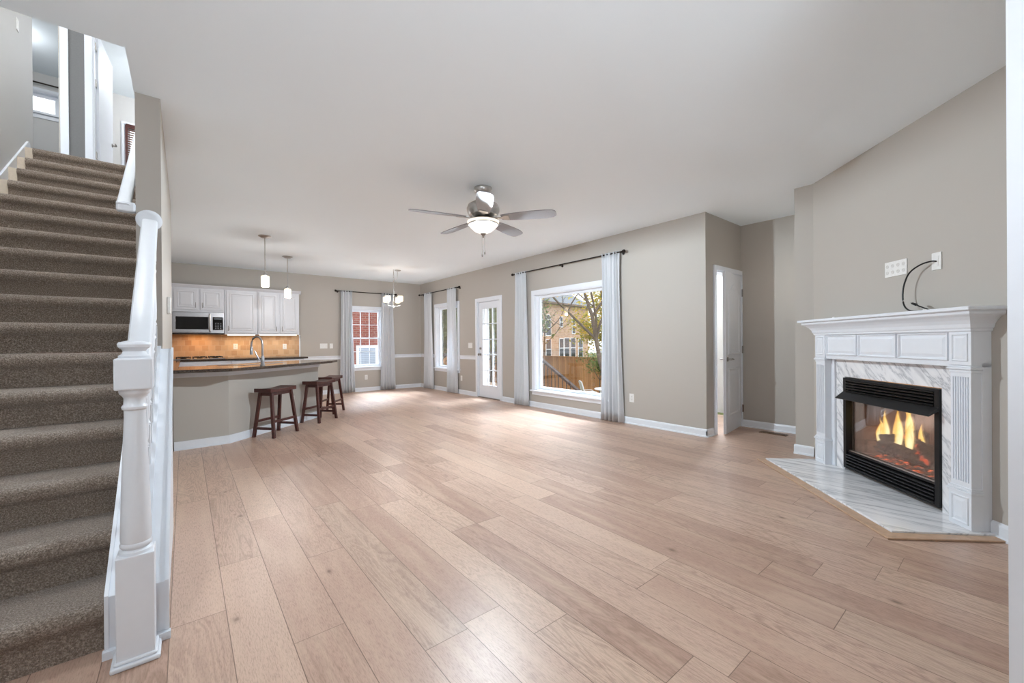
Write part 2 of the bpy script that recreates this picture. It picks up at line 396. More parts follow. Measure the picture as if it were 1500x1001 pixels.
def single(name, bm, mat, label, cat, group=None, kind=None, **kw):
    # origin at the base centre of the mesh
    o = link(name, bm, mat, **kw); me = o.data
    xs = [v.co for v in me.vertices]
    c = Vector(((min(v.x for v in xs)+max(v.x for v in xs))/2, (min(v.y for v in xs)+max(v.y for v in xs))/2, min(v.z for v in xs)))
    me.transform(Matrix.Translation(-c)); o.location = c
    return tag(o, label, cat, group, kind)
def struct(name, bm, mat, label, cat='structure', **kw): return single(name, bm, mat, label, cat, kind='structure', **kw)
def copy_tree(o, parent=None):
    c = o.copy(); COL.objects.link(c); c.parent = parent
    for ch in list(o.children):
        copy_tree(ch, c)
    return c

# ================================================================== SETTING
def holed(bm, ax, d0, d1, u0, u1, z0, z1, holes):
    """wall slab with rectangular holes (hu0,hu1,hz0,hz1); ax='x' -> plane normal x, u=y"""
    us = sorted({u0, u1, *[h[0] for h in holes], *[h[1] for h in holes]})
    for a, b in zip(us, us[1:]):
        m = (a+b)/2; hs = sorted([(h[2], h[3]) for h in holes if h[0] < m < h[1]]); z = z0
        segs = []
        for h0, h1 in hs:
            if h0 > z: segs.append((z, h0))
            z = h1
        if z < z1: segs.append((z, z1))
        for s0, s1 in segs:
            if ax == 'x': box(bm, (d0, a, s0), (d1, b, s1))
            else: box(bm, (a, d0, s0), (b, d1, s1))
    bmesh.ops.remove_doubles(bm, verts=bm.verts, dist=1e-5)
    return bm
# floor
struct('floor', box(B(), (-1.4, -3.6, -.12), (6.6, YN+.15, 0)), 'floor', 'wide pale oak plank floor', 'floor')
# ceiling with stairwell opening
bm = B()
box(bm, (-.233, -3.7, H), (6.6, YN+.15, H+.12)); box(bm, (-1.4, -3.7, H), (-.233, 2.94, H+.12))
struct('ceiling', bm, 'ceil', 'smooth white ceiling with an opening over the stairs', 'ceiling')
# north wall with window A
WA = (3.10, 3.86, .60, 2.00)
struct('wall_north', holed(B(), 'y', YN, YN+.15, -.4, XE+.15, 0, H, [WA]), 'wall', 'greige back wall behind the kitchen and dining corner', 'wall')
# east wall
WB = (8.14, 9.18, .56, 2.06); DB = (6.52, 7.34, 0, 2.05); WC = (3.84, 5.47, .31, 2.02)
struct('wall_east', holed(B(), 'x', XE, XE+.15, 2.38, YN, 0, H, [WB, DB, WC]), 'wall', 'greige long wall with picture window and glazed door', 'wall')
# alcove
DA = (5.19, 5.93, 0, 2.06)
struct('wall_alcove_door', holed(B(), 'y', 2.38, 2.50, XE+.15, 6.07, 0, H, [DA]), 'wall', 'shaded wall of the alcove around the open inner door', 'wall')
struct('wall_alcove_back', box(B(), (5.95, 1.33, 0), (6.07, 2.38, H)), 'wall', 'shaded back wall of the alcove', 'wall')
struct('wall_alcove_side', prism(B(), [(4.93, 1.289), (4.93, 1.45), (5.95, 1.45), (5.95, 1.25), (4.98, 1.25)], 0, H), 'wall', 'narrow wall end between alcove and fireplace', 'wall')
# 45 degree fireplace wall : local frame (s along, n into room, z)
def F(v):  # v = (s, n, z)
    s, n, z = v
    return Vector((s/R2+3.64/2-n/R2, s/R2-3.64/2+n/R2, z))
S0, S1 = 2.574, 4.398
bm = B()
for a, b, c, d in ((S0, 2.99, 0, H), (3.91, S1+.05, 0, H), (2.99, 3.91, .845, H), (2.99, 3.91, 0, .045)):
    box(bm, (a, -.1, c), (b, 0, d), F)
struct('wall_fireplace', bm, 'wall', 'greige diagonal wall behind the fireplace', 'wall')
# closet behind alcove door
bm = B(); box(bm, (5.09, 3.7, 0), (6.9, 3.8, H)); box(bm, (6.8, 2.5, 0), (6.9, 3.7, H)); 
struct('wall_closet', bm, 'wallw', 'pale wall seen through the partly open alcove door', 'wall')
struct('baseboard_closet', box(B(), (5.1, 3.685, 0), (6.8, 3.7, .1)), 'trim', 'white baseboard seen through the alcove door', 'baseboard')
# stair walls
struct('wall_stair_right', (lambda bm: (box(bm, (-.23, 3.42, 0), (-.11, 5.95, H)), box(bm, (-.23, 3.42, H+.12), (-.11, 6.3, UC)), bm)[-1])(B()), 'wall', 'narrow greige wall end at the side of the stairs', 'wall')
struct('wall_kitchen_left', box(B(), (-.36, 5.95, 0), (-.225, YN, H)), 'wall', 'side wall of the kitchen behind the stairs', 'wall')
struct('wall_stair_left', box(B(), (-1.40, -3.6, 0), (-1.26, 6.67, UC)), 'wallw', 'tall pale wall along the left of the stairs', 'wall')
# front wall (right of the opening the camera stands in)
struct('wall_foyer_right', box(B(), (2.6, -3.6, 0), (2.7, -.14, H)), 'wall', 'right wall of the foyer behind the opening', 'wall')
struct('wall_foyer_back', box(B(), (-1.4, -3.7, 0), (2.7, -3.6, H)), 'wall', 'back wall of the foyer', 'wall')
struct('wall_front', box(B(), (1.62, -.14, 0), (3.78, 0, H)), 'wall', 'wall beside the cased opening', 'wall')
bm = B(); box(bm, (1.60, -.16, 0), (1.62, .0175, H-.28)); box(bm, (1.62, 0, 0), (1.70, .0175, H-.28))
box(bm, (1.60, -.16, H-.28), (1.62, .0175, H)); tube(bm, [(1.60, -.02, 0), (1.60, -.02, H)], .006, 8)
struct('trim_1', bm, 'trim', 'white cased opening jamb at the right edge', 'trim')
# upstairs
struct('floor_upper', (lambda bm: (box(bm, (-3.4, 6.33, H+.12), (2.5, 10.3, UP)), bm)[-1])(B()), 'carpet', 'carpeted upper landing floor', 'floor')
struct('ceiling_upper', box(B(), (-3.4, 2.0, UC), (2.5, 10.3, UC+.1)), 'ceil', 'white ceiling of the upper landing', 'ceiling')
UW = 7.35
O1 = (-2.0, -1.165, UP, UP+2.05); O2 = (-.885, -.10, UP, UP+2.05)
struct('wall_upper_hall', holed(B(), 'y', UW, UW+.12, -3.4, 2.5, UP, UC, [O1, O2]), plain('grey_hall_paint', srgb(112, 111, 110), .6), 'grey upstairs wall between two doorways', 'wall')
struct('wall_upper_well', box(B(), (-1.4, 2.84, H+.12), (2.5, 2.94, UC)), 'wallw', 'wall over the stair opening', 'wall')
WU1 = (-2.5, -1.60, 4.98, 5.33); WU2 = (-.80, .1, 4.2, 5.12)
struct('wall_upper_back', holed(B(), 'y', 10.0, 10.15, -3.4, 2.5, UP, UC, [WU1, WU2]), 'wallw', 'far wall of the upstairs rooms', 'wall')
bm = B(); box(bm, (-1.06, UW+.12, UP), (-.98, 10.0, UC)); box(bm, (-3.5, 6.3, UP), (-3.4, 10, UC)); box(bm, (2.4, 2.94, UP), (2.5, 10, UC))
struct('wall_upper_partition', bm, 'wallw', 'white partition between the upstairs rooms', 'wall')

# baseboards
def baseb(name, p, q, label, z1=.095, shoe=True):
    """p->q on the floor, room lies to the left of the direction p->q"""
    p = Vector((*p, 0)); q = Vector((*q, 0)); d = (q-p).normalized(); nrm = Vector((-d.y, d.x, 0)); bm = B()
    prof = [(0, 0), (.026, 0), (.024, .014), (.014, .02), (.014, z1-.02), (.009, z1-.006), (0, z1)]
    a = [bm.verts.new(p+nrm*x+Vector((0, 0, z))) for x, z in prof]; b = [bm.verts.new(q+nrm*x+Vector((0, 0, z))) for x, z in prof]
    n = len(prof); bm.faces.new(a); bm.faces.new(b[::-1])
    for i in range(n): bm.faces.new((a[i], b[i], b[(i+1) % n], a[(i+1) % n]))
    return struct(name, bm, 'trim', label, 'baseboard')
baseb('baseboard_north', (XE, YN), (1.99, YN), 'white baseboard along the back wall')
baseb('baseboard_east', (XE, 2.366), (XE, 6.455), 'white baseboard under the picture window')
baseb('baseboard_northeast', (XE, 7.395), (XE, YN), 'white baseboard in the dining corner beside the glazed door')
baseb('baseboard_alcove_door', (5.11, 2.38), (4.926, 2.38), 'short white baseboard at the alcove corner')
baseb('baseboard_alcove', (5.95, 1.45), (5.95, 2.38), 'white baseboard on the alcove back wall')
baseb('baseboard_return', (4.93, 1.29), (4.93, 1.464), 'short white baseboard left of the mantel')
a = F((S0, 0, 0)); b_ = F((2.712, 0, 0)); baseb('baseboard_fireplace', (a.x, a.y), (b_.x, b_.y), 'white baseboard between mantel and opening')
def chair_rail(name, p, q, label):
    p = Vector((*p, 0)); q = Vector((*q, 0)); d = (q-p).normalized(); nrm = Vector((-d.y, d.x, 0)); bm = B()
    prof = [(0, .80), (.008, .80), (.014, .82), (.010, .835), (.016, .86), (.024, .872), (.024, .885), (0, .885)]
    a = [bm.verts.new(p+nrm*x+Vector((0, 0, z))) for x, z in prof]; b = [bm.verts.new(q+nrm*x+Vector((0, 0, z))) for x, z in prof]
    n = len(prof); bm.faces.new(a); bm.faces.new(b[::-1])
    for i in range(n): bm.faces.new((a[i], b[i], b[(i+1) % n], a[(i+1) % n]))
    struct(name, bm, 'trim', label, 'chair rail')
chair_rail('trim_2', (3.02, YN), (1.985, YN), 'white chair rail left of the dining window')
chair_rail('trim_3', (XE, YN), (3.94, YN), 'white chair rail right of the dining window')
chair_rail('trim_4', (XE, 9.27), (XE, YN), 'white chair rail in the dining corner')
chair_rail('trim_5', (XE, 7.395), (XE, 8.05), 'white chair rail beside the glazed door')

# windows ----------------------------------------------------------
def window(name, axis, base, hole, label, depth=.15, cas=.08, sillout=.05, grid=None, hung=False, rec=.07, outward=1, headz=0):
    """axis 'x': hole in an x=base wall, u=y; outward gives the sign of the outside direction"""
    u0, u1, z0, z1 = hole
    def T(v):  # v=(u, d, z), d positive = outwards
        return Vector((base+outward*v[1], v[0], v[2])) if axis == 'x' else Vector((v[0], base+outward*v[1], v[2]))
    root = thing(name, label, 'window', T(((u0+u1)/2, 0, z0)), kind='structure')
    bm = B()  # casing on the wall face
    for a, b, c, d in ((u0-cas, u0, z0, z1), (u1, u1+cas, z0, z1), (u0-cas, u1+cas, z1, z1+cas)):
        box(bm, (a, -.018, c), (b, -.0005, d), T)
        box(bm, (a+.012, -.024, c+(.012 if c == z1 else 0)), (b-.012, -.018, d-.012 if c == z1 else d), T)
    link('casing', bm, 'trim', root)
    bm = B()  # jamb lining
    e = .012
    for a, b, c, d in ((u0, u0+e, z0, z1), (u1-e, u1, z0, z1), (u0, u1, z1-e, z1), (u0, u1, z0, z0+e)):
        box(bm, (a, -.0005, c), (b, depth, d), T)
    link('jamb', bm, 'trim', root)
    bm = B(); box(bm, (u0-cas-.02, -sillout, z0-.025), (u1+cas+.02, 0.0, z0), T); box(bm, (u0-cas, -.016, z0-.09), (u1+cas, -.0005, z0-.025), T)
    link('sill', bm, 'trim', root, bevel=.003)
    f = .045; bm = B()
    fr = [(u0+e, u0+e+f), (u1-e-f, u1-e)]
    for a, b in fr: box(bm, (a, rec, z0+e), (b, rec+.04, z1-e), T)
    box(bm, (u0+e+f, rec, z1-e-f), (u1-e-f, rec+.04, z1-e), T); box(bm, (u0+e+f, rec, z0+e), (u1-e-f, rec+.04, z0+e+f), T)
    if hung:
        zm = hung; box(bm, (u0+e+f, rec-.01, zm-.02), (u1-e-f, rec+.035, zm+.02), T)
    fo = link('sash', bm, 'trim', root, bevel=.002)
    if grid:
        bm = B(); ua, ub = u0+e+f, u1-e-f
        for (za, zb), nr in grid[1]:
            for k in range(1, grid[0]):
                u = ua+(ub-ua)*k/grid[0]; box(bm, (u-.008, rec+.008, za), (u+.008, rec+.026, zb), T)
            for k in range(1, nr):
                z = za+(zb-za)*k/nr; box(bm, (ua, rec+.009, z-.008), (ub, rec+.025, z+.008), T)
        link('muntin', bm, 'trim', fo)
    bm = B(); box(bm, (u0+e+f-.005, rec+.015, z0+e+f-.005), (u1-e-f+.005, rec+.019, z1-e-f+.005), T)
    link('glass', bm, 'glass', root)
    return root
w1 = window('window_1', 'y', YN, WA, 'white sash window with divided panes in the back wall', hung=1.30, grid=(3, [((1.32, 1.943), 2), ((.657, 1.28), 2)]))
window('window_2', 'x', XE, WB, 'tall white window in the dining corner beside the glazed door')
window('window_3', 'x', XE, WC, 'large white picture window looking onto the back yard', cas=.085, sillout=.06)
window('window_4', 'y', 10.0, WU1, 'high narrow window in the upstairs room', cas=.05)
w5 = window('window_5', 'y', 10.0, WU2, 'upstairs window with brown blinds', cas=.05)
bm = B()
for k in range(22): 
    z = 4.26+k*.04; box(bm, (-.77, 9.965, z), (.08, 9.99, z+.014))
link('blind', bm, plain('brown_blind', srgb(110, 78, 66), .5), w5)
bm = B(); box(bm, (-.79, 9.96, 5.07), (.1, 9.99, 5.13)); box(bm, (-.80, 9.958, 4.22), (-.765, 9.992, 5.10)); link('blind_head', bm, M['stool'], w5)

# exterior glazed door ----------------------------------------------
root = thing('door_1', 'white exterior door with fifteen glass panes', 'door', (XE, 6.93, 0), kind='structure')
bm = B()
for a, b, c, d in ((6.455, 6.525, 0, 2.05), (7.335, 7.395, 0, 2.05), (6.455, 7.395, 2.05, 2.12)): box(bm, (XE-.018, a, c), (XE-.0005, b, d))
for a, b, c, d in ((6.52, 6.535, 0, 2.05), (7.325, 7.34, 0, 2.05), (6.52, 7.34, 2.035, 2.05)): box(bm, (XE-.0005, a, c), (XE+.15, b, d))
link('casing', bm, 'trim', root)
g0, g1, h0, h1 = 6.655, 7.185, .26, 1.895
bm = B(); x0, x1 = XE+.03, XE+.072
for a, b, c, d in ((6.538, g0, .015, 2.03), (g1, 7.322, .015, 2.03), (g0, g1, .015, h0), (g0, g1, h1, 2.03)): box(bm, (x0, a, c), (x1, b, d))
for a, b, c, d in ((g0-.02, g0+.01, h0-.02, h1+.02), (g1-.01, g1+.02, h0-.02, h1+.02), (g0, g1, h0-.02, h0+.01), (g0, g1, h1-.01, h1+.02)): box(bm, (x0-.008, a, c), (x0, b, d))
leaf = link('door_leaf', bm, 'trim', root)
bm = B()
for k in (1, 2): y = g0+(g1-g0)*k/3; box(bm, (x0-.004, y-.009, h0), (x0+.02, y+.009, h1))
for k in range(1, 5): z = h0+(h1-h0)*k/5; box(bm, (x0-.003, g0, z-.009), (x0+.019, g1, z+.009))
link('muntin', bm, 'trim', root)
link('glass', box(B(), (x0+.022, g0-.005, h0-.005), (x0+.026, g1+.005, h1+.005)), 'glass', root)
link('door_knob', lathe(B(), [(.026, 0), (.026, .006), (.01, .01), (.01, .03), (.024, .038), (.028, .052), (.022, .066), (.004, .07)], (x0, 7.262, .915), 20, (-1, 0, 0)), 'knob', root, True)
link('deadbolt', lathe(B(), [(.026, 0), (.026, .012), (.02, .018), (.004, .02)], (x0, 7.262, 1.045), 20, (-1, 0, 0)), 'knob', root, True)
for z in (.25, 1.02, 1.8): link('hinge', box(B(), (x0-.012, 6.528, z-.05), (x0-.0005, 6.552, z+.05)), 'knob', root)
link('threshold', box(B(), (XE-.01, 6.535, 0.0005), (XE+.15, 7.325, .014)), 'knob', root)

# alcove door -------------------------------------------------------
root = thing('door_2', 'white two panel arched inner door standing ajar in the alcove', 'door', (5.56, 2.38, 0), kind='structure')
bm = B()
for a, b, c, d in ((5.13, 5.19, 0, 2.06), (5.93, 5.949, 0, 2.06), (5.13, 5.949, 2.06, 2.12)): box(bm, (a, 2.362, c), (b, 2.3795, d))
for a, b, c, d in ((5.19, 5.203, 0, 2.06), (5.917, 5.93, 0, 2.06), (5.19, 5.93, 2.047, 2.06)): box(bm, (a, 2.3795, c), (b, 2.50, d))
link('casing', bm, 'trim', root)
th = math.radians(8.5); hx, hy = 5.915, 2.372
def TD(v):  # door-local: u from hinge to free edge, d thickness (+ toward back), z
    u, d, z = v; c, s = math.cos(th), math.sin(th)
    return Vector((hx-u*c-d*s*0-d*s, hy-u*s+d*c, z))
bm = B(); W_ = .705
box(bm, (0, 0, .012), (W_, .034, 2.04), TD)
leaf = link('door_leaf', bm, 'trim', root, bevel=.002)
bm = B()
def PP(u, v, d): return TD((u, -d, v))
panel_raised(bm, .10, W_-.10, .22, .82, PP, .04, .008)
# arched upper panel: ring of bars following the arch
N_ = 16; u0, u1, v0, v1 = .10, W_-.10, 1.0, 1.80
out = [(u0, v0), (u1, v0)]+[(u1-(u1-u0)*k/N_, v1+.10*math.sin(PI*k/N_)**2) for k in range(N_+1)]
def shrink(pts, k):
    cx = (u0+u1)/2; cz = (v0+v1)/2; sx = 1-2*k/(u1-u0); sz = 1-2*k/(v1-v0); return [((x-cx)*sx+cx, (z-cz)*sz+cz) for x, z in pts]
rings = []
for k, d in ((0, 0), (.006, .009), (.02, .008), (.032, .0005), (.045, .0005), (.07, .006)): rings.append([bm.verts.new(PP(x, z, d)) for x, z in shrink(out, k)])
for r0, r1 in zip(rings, rings[1:]):
    for i in range(len(out)): j = (i+1) % len(out); bm.faces.new((r0[i], r0[j], r1[j], r1[i]))
bm.faces.new(rings[-1])
link('moulding', bm, 'trim', root)
for sgn, d0 in ((-1, 0), (1, .034)):
    bm = B(); c = TD((W_-.06, d0, .94)); ax = (TD((0, 1, 0))-TD((0, 0, 0)))*sgn
    lathe(bm, [(.028, 0), (.028, .008), (.011, .012), (.010, .045)], c, 18, ax)
    e = TD((W_-.06, d0+sgn*.045, .94)); tube(bm, [e, TD((W_-.10, d0+sgn*.05, .944)), TD((W_-.17, d0+sgn*.045, .936)), TD((W_-.18, d0+sgn*.04, .934))], [.010, .009, .008, .007], 8)
    link('lever_handle', bm, 'knob', root, True)
for z in (.25, 1.05, 1.82): link('hinge', box(B(), (5.918, 2.350, z-.05), (5.932, 2.3615, z+.05)), plain('bronze_hinge', srgb(120, 92, 70), .4, .8) if z == .25 else M['knob'], root)

# ================================================================== STAIRS
RI, TR, Y1 = .18785, .254, 2.215
root = thing('staircase', 'brown carpeted staircase rising along the left wall', 'staircase', (-.75, 2.2, 0))
XL, XR = -1.19, -.24
for k in range(17):
    y = Y1+k*TR; z0 = k*RI; z1 = (k+1)*RI
    yb = y+TR+.02 if k < 16 else y+.16
    # carpeted step with a rounded nosing, profile in (y, z)
    nose = [(y+.0, z0+.001), (y, z1-.082)]
    for a in range(7):
        t = -PI/2-PI*a/6
        nose.append((y+.012+.038*math.cos(t) if a else y-.002, z1-.040+.040*math.sin(t)))
    prof = nose+[(yb, z1), (yb, z0+.001)]
    xl = XL; bm = B(); prism(bm, prof, xl, XR, 'x')
    link('stair_step', bm, 'carpet', root, True, auto=60)
# painted ends between carpet and wall
bm = B()
for k in range(17):
    y = Y1+k*TR; z0 = max(0, k*RI-.12); z1 = (k+1)*RI-.004
    prism(bm, [(y+.012, z0), (y+.012, z1), (y+TR+.02 if k < 16 else y+.18, z1), (y+TR+.02 if k < 16 else y+.18, z0)], -1.259, XL, 'x')
link('painted_step_ends', bm, plain('cream_step_paint', srgb(214, 200, 182), .5), root)
# skirt board on the left wall
bm = B(); sl = RI/TR
ya, yb = 2.05, 6.42
prism(bm, [(ya, .0), (ya, .07), (yb, .06+sl*(yb-ya)), (yb+.05, .06+sl*(yb-ya)), (yb+.07, UP+.08), (yb+.07, UP+.005), (yb, UP-.1), (ya+.5, 0)], -1.2595, -1.245, 'x')
link('skirt_board', bm, 'trim', root)
# curb (closed stringer wall) on the right
bm = B(); zc = lambda y: .225+sl*(y-2.15)*.985
prism(bm, [(2.15, 0), (2.15, zc(2.15)), (3.4195, zc(3.42)), (3.4195, 0)], -.235, -.065, 'x')
curb = link('stringer_wall', bm, 'trim', root, bevel=.002)
bm = B()
for x in (-.243, -.069): prism(bm, [(2.145, 0), (2.145, zc(2.15)+.006), (3.419, zc(3.42)+.006), (3.419, zc(3.42)-.03), (2.185, zc(2.185)-.035), (2.185, 0)], x, x+.012, 'x')
box(bm, (-.248, 2.128, 0.0005), (-.052, 2.15, .03))
link('stringer_trim', bm, 'trim', root)
bm = B(); prism(bm, [(2.16, zc(2.16)), (2.16, zc(2.16)+.018), (3.419, zc(3.419)+.018), (3.419, zc(3.419))], -.178, -.118, 'x')
link('shoe_rail', bm, 'trim', root)
# balustrade: newel, handrail and balusters move together
NX, NY = -.148, 2.085
root = thing('balustrade', 'white painted balustrade at the foot of the stairs with turned newel and handrail', 'balustrade', (NX, NY, 0))
bm = B(); s = .053
box(bm, (NX-s, NY-s, 0), (NX+s, NY+s, .40)); post = link('newel_post', bm, 'trim', root, bevel=.003)
bm = B(); box(bm, (NX-s-.016, NY-s-.016, 0), (NX+s+.016, NY+s-.002, .018)); box(bm, (NX-s-.008, NY-s-.008, .018), (NX+s+.008, NY+s-.002, .03)); link('base_shoe', bm, 'trim', post, bevel=.006)
bm = B()
lathe(bm, [(.050, .40), (.048, .41), (.040, .417), (.046, .425), (.047, .432), (.043, .44), (.045, .45), (.044, .50), (.040, .65), (.035, .80), (.031, .90), (.031, .93), (.037, .936), (.038, .944), (.032, .952), (.031, .975), (.036, .985), (.043, .992), (.045, 1.0), (.045, 1.01)], (NX, NY, 0), 32)
link('turned_shaft', bm, 'trim', post, True)
bm = B(); box(bm, (NX-s, NY-s, 1.008), (NX+s, NY+s, 1.125)); link('post_block', bm, 'trim', post, bevel=.006)
bm = B(); lathe(bm, [(.045, 1.125), (.045, 1.133), (.036, 1.14), (.032, 1.15), (.036, 1.158), (.046, 1.166), (.048, 1.176), (.044, 1.184), (.02, 1.19), (.004, 1.191)], (NX, NY, 0), 32)
link('finial', bm, 'trim', post, True)
def rail_profile_sweep(bm, p, q, w_=.062, h_=.058):
    p, q = Vector(p), Vector(q); d = (q-p).normalized(); s_ = d.cross(Vector((0, 0, 1))).normalized(); t = s_.cross(d)
    pr = [(-.42, -.5), (.42, -.5), (.42, -.30), (.5, -.22), (.5, .30), (.42, .44), (.25, .5), (-.25, .5), (-.42, .44), (-.5, .30), (-.5, -.22), (-.42, -.30)]
    a = [bm.verts.new(p+s_*x*w_+t*y*h_) for x, y in pr]; b = [bm.verts.new(q+s_*x*w_+t*y*h_) for x, y in pr]
    n = len(pr); bm.faces.new(a); bm.faces.new(b[::-1])
    for i in range(n): bm.faces.new((a[i], b[i], b[(i+1) % n], a[(i+1) % n]))
rz = lambda y: 1.945+sl*(y-3.42)
bm = B(); rail_profile_sweep(bm, (NX, 2.14, rz(2.14)), (-.165, 3.40, rz(3.40)), .076, .062); hr = link('handrail', bm, 'trim', root, True, auto=32)
bm = B(); lathe(bm, [(.062, 0), (.064, .008), (.05, .016), (.035, .018)], (-.168, 3.4195, 1.955), 32, (0, -1, 0)); link('rosette', bm, 'trim', hr, True)
for i in range(10):
    y = 2.29+i*.115; x = -.148; zb = zc(y)+.02; zt = rz(y)-.045; bm = B()
    box(bm, (x-.016, y-.016, zb), (x+.016, y+.016, zb+.19)); box(bm, (x-.016, y-.016, zt-.14), (x+.016, y+.016, zt))
    lathe(bm, [(.012, zb+.19), (.017, zb+.2), (.011, zb+.215), (.015, zb+.23), (.016, zb+.29), (.012, zt-.22), (.016, zt-.2), (.010, zt-.185), (.015, zt-.155), (.013, zt-.14)], (x, y, 0), 12)
    link('baluster', bm, 'trim', root, True)
# wall rail
root = thing('wall_handrail', 'white handrail fixed inside the upper stair wall', 'handrail', (-.30, 3.4, 2.0))
bm = B(); z2 = lambda y: 2.02+sl*(y-3.42)
rail_profile_sweep(bm, (-.285, 3.41, z2(3.41)), (-.285, 6.25, z2(6.25)), .062, .058); link('rail', bm, 'trim', root, True, auto=50)
bm = B(); box(bm, (-.318, 3.40, 1.99), (-.2305, 3.455, 2.05)); link('rail_return', bm, 'trim', root, bevel=.01)
for y in (4.2, 5.6): 
    bm = B(); tube(bm, [(-.231, y, z2(y)-.09), (-.285, y, z2(y)-.08), (-.285, y, z2(y)-.03)], .007, 8); link('bracket', bm, 'knob', root, True)

# upstairs trims and doors
root = thing('door_3', 'upstairs doorway with white casing and dark hinges', 'door', (-1.6, UW, UP), kind='structure')
bm = B(); box(bm, (-1.165, UW-.018, UP), (-1.095, UW-.0005, UP+2.12)); box(bm, (-2.07, UW-.018, UP), (-2.0, UW-.0005, UP+2.12)); box(bm, (-2.0, UW-.018, UP+2.05), (-1.165, UW-.0005, UP+2.12)); link('casing', bm, 'trim', root)
bm = B(); box(bm, (-1.18, UW-.0005, UP), (-1.165, UW+.12, UP+2.05)); link('jamb', bm, 'wall', root)
link('hinge', box(B(), (-1.184, UW+.02, UP+1.75), (-1.1805, UW+.08, UP+1.84)), 'knob', root)
root = thing('door_4', 'white upstairs door standing open into a bright room', 'door', (-.88, UW, UP), kind='structure')
bm = B(); box(bm, (-.955, UW-.018, UP), (-.885, UW-.0005, UP+2.12)); box(bm, (-.10, UW-.018, UP), (-.03, UW-.0005, UP+2.12)); box(bm, (-.885, UW-.018, UP+2.05), (-.10, UW-.0005, UP+2.12)); box(bm, (-.885, UW-.0005, UP), (-.870, UW+.12, UP+2.05)); link('casing', bm, 'trim', root)
bm = B(); q0 = Vector((-.862, UW+.13, 0)); q1 = q0+Vector((.055, .76, 0)); bar(bm, q0+Vector((0, 0, UP+1.02)), q1+Vector((0, 0, UP+1.02)), .035, 2.02); link('door_leaf', bm, 'trim', root)
for z in (4.55, 3.62, 5.02): link('hinge', box(B(), (-.8695, UW+.07, z-.045), (-.862, UW+.125, z+.045)), 'knob', root)
e = q0+Vector((.05, .69, 4.05)); bm = B(); lathe(bm, [(.026, 0), (.026, .006), (.01, .01), (.01, .045)], e+Vector((.017, 0, 0)), 16, (1, 0, 0)); tube(bm, [e+Vector((.062, 0, 0)), e+Vector((.064, -.05, 0)), e+Vector((.06, -.10, -.004))], [.010, .009, .008], 8)
link('lever_handle', bm, 'knob', root, True)
single('curtain_rod', (lambda bm: (tube(bm, [(-2.7, 9.93, 5.44), (-1.35, 9.93, 5.44)], .012, 10), tube(bm, [(-1.5, 9.93, 5.44), (-1.5, 10.0, 5.44)], .007, 8), bm)[-1])(B()), 'rod', 'dark rod over the high upstairs window', 'curtain rod', smooth=True)

# added fill domes, unseen: light for stairs, upper rooms, landing and alcove side room
def fill_dome(loc, label, power, col=(.93, .96, 1)):
    root = thing('unseen_fill_dome', label, 'fill light', loc)
    x, y, z = loc
    link('light_base', lathe(B(), [(.17, z), (.17, z-.02), (.15, z-.03)][::-1], (x, y, 0), 32), 'chrome', root, True)
    link('glass_dome', lathe(B(), [(.004, z-.11), (.06, z-.105), (.11, z-.085), (.14, z-.05), (.145, z-.03)], (x, y, 0), 32), emit('dome_glass', (1, .93, .85, 1), 2), root, True)
    point('fill_dome_lamp', (x, y, z-.2), power, col, .12)
fill_dome((-.8, 6.6, UC), 'added unseen fill light on the landing ceiling above the stairs', 1.5)
fill_dome((-1.9, 8.8, UC), 'added unseen fill light in the left upstairs room', 4)
fill_dome((0.2, 8.9, UC), 'added unseen fill light in the right upstairs room', 28)
fill_dome((-.62, 3.75, UC), 'added unseen fill light over the stair flight', 48)
fill_dome((-.75, .6, H), 'added unseen fill light on the ceiling at the foot of the stairs', 12, (.86, .93, 1))
point('alcove_fill', (5.45, 1.60, 1.9), 1.0, (1, .94, .88), .08)  # added point without a fixture, brightens the alcove
fill_dome((5.9, 3.1, H), 'added unseen fill light in the room behind the alcove door', 16)
#PART2
# ================================================================== KITCHEN
CF = 9.69   # upper cabinet face
def cab_doors(root, x0, x1, z0, z1, yf, doors, pulls):
    bm = B(); box(bm, (x0, yf, z0), (x1, YN-.002, z1)); link('body', bm, 'cab', root)
    for (a, b, c, d), hand in zip(doors, pulls):
        bm = B(); box(bm, (a, yf-.02, c), (b, yf-.0005, d)); P = lambda u, v, t: Vector((u, yf-.02-t, v))
        panel_raised(bm, a+.045, b-.045, c+.045, d-.045, P, .03, .006)
        dr = link('door', bm, 'cab', root, bevel=.002)
        if hand:
            hx, hz = hand; bm = B(); tube(bm, [(hx, yf-.02, hz-.045), (hx, yf-.045, hz-.04), (hx, yf-.05, hz), (hx, yf-.045, hz+.04), (hx, yf-.02, hz+.045)], .005, 8)
            link('handle', bm, 'knob', dr, True)
root = thing('wall_cabinet', 'short white wall cabinet over the microwave with two doors', 'cabinet', (.21, 9.87, 1.79))
cab_doors(root, -.20, .605, 1.79, 2.27, CF, [(-.15, .20, 1.83, 2.22), (.235, .585, 1.83, 2.22)], [(.165, 1.92), (.27, 1.92)])
root = thing('wall_cabinet', 'white wall cabinet with one wide door right of the microwave', 'cabinet', (.87, 9.87, 1.37))
cab_doors(root, .61, 1.155, 1.37, 2.27, CF, [(.64, 1.135, 1.40, 2.22)], [(.67, 1.49)])
root = thing('wall_cabinet', 'white wall cabinet with two narrow doors at the right end', 'cabinet', (1.53, 9.87, 1.37))
cab_doors(root, 1.16, 1.92, 1.37, 2.27, CF, [(1.18, 1.53, 1.40, 2.22), (1.56, 1.90, 1.40, 2.22)], [(1.49, 1.49), (1.60, 1.49)])
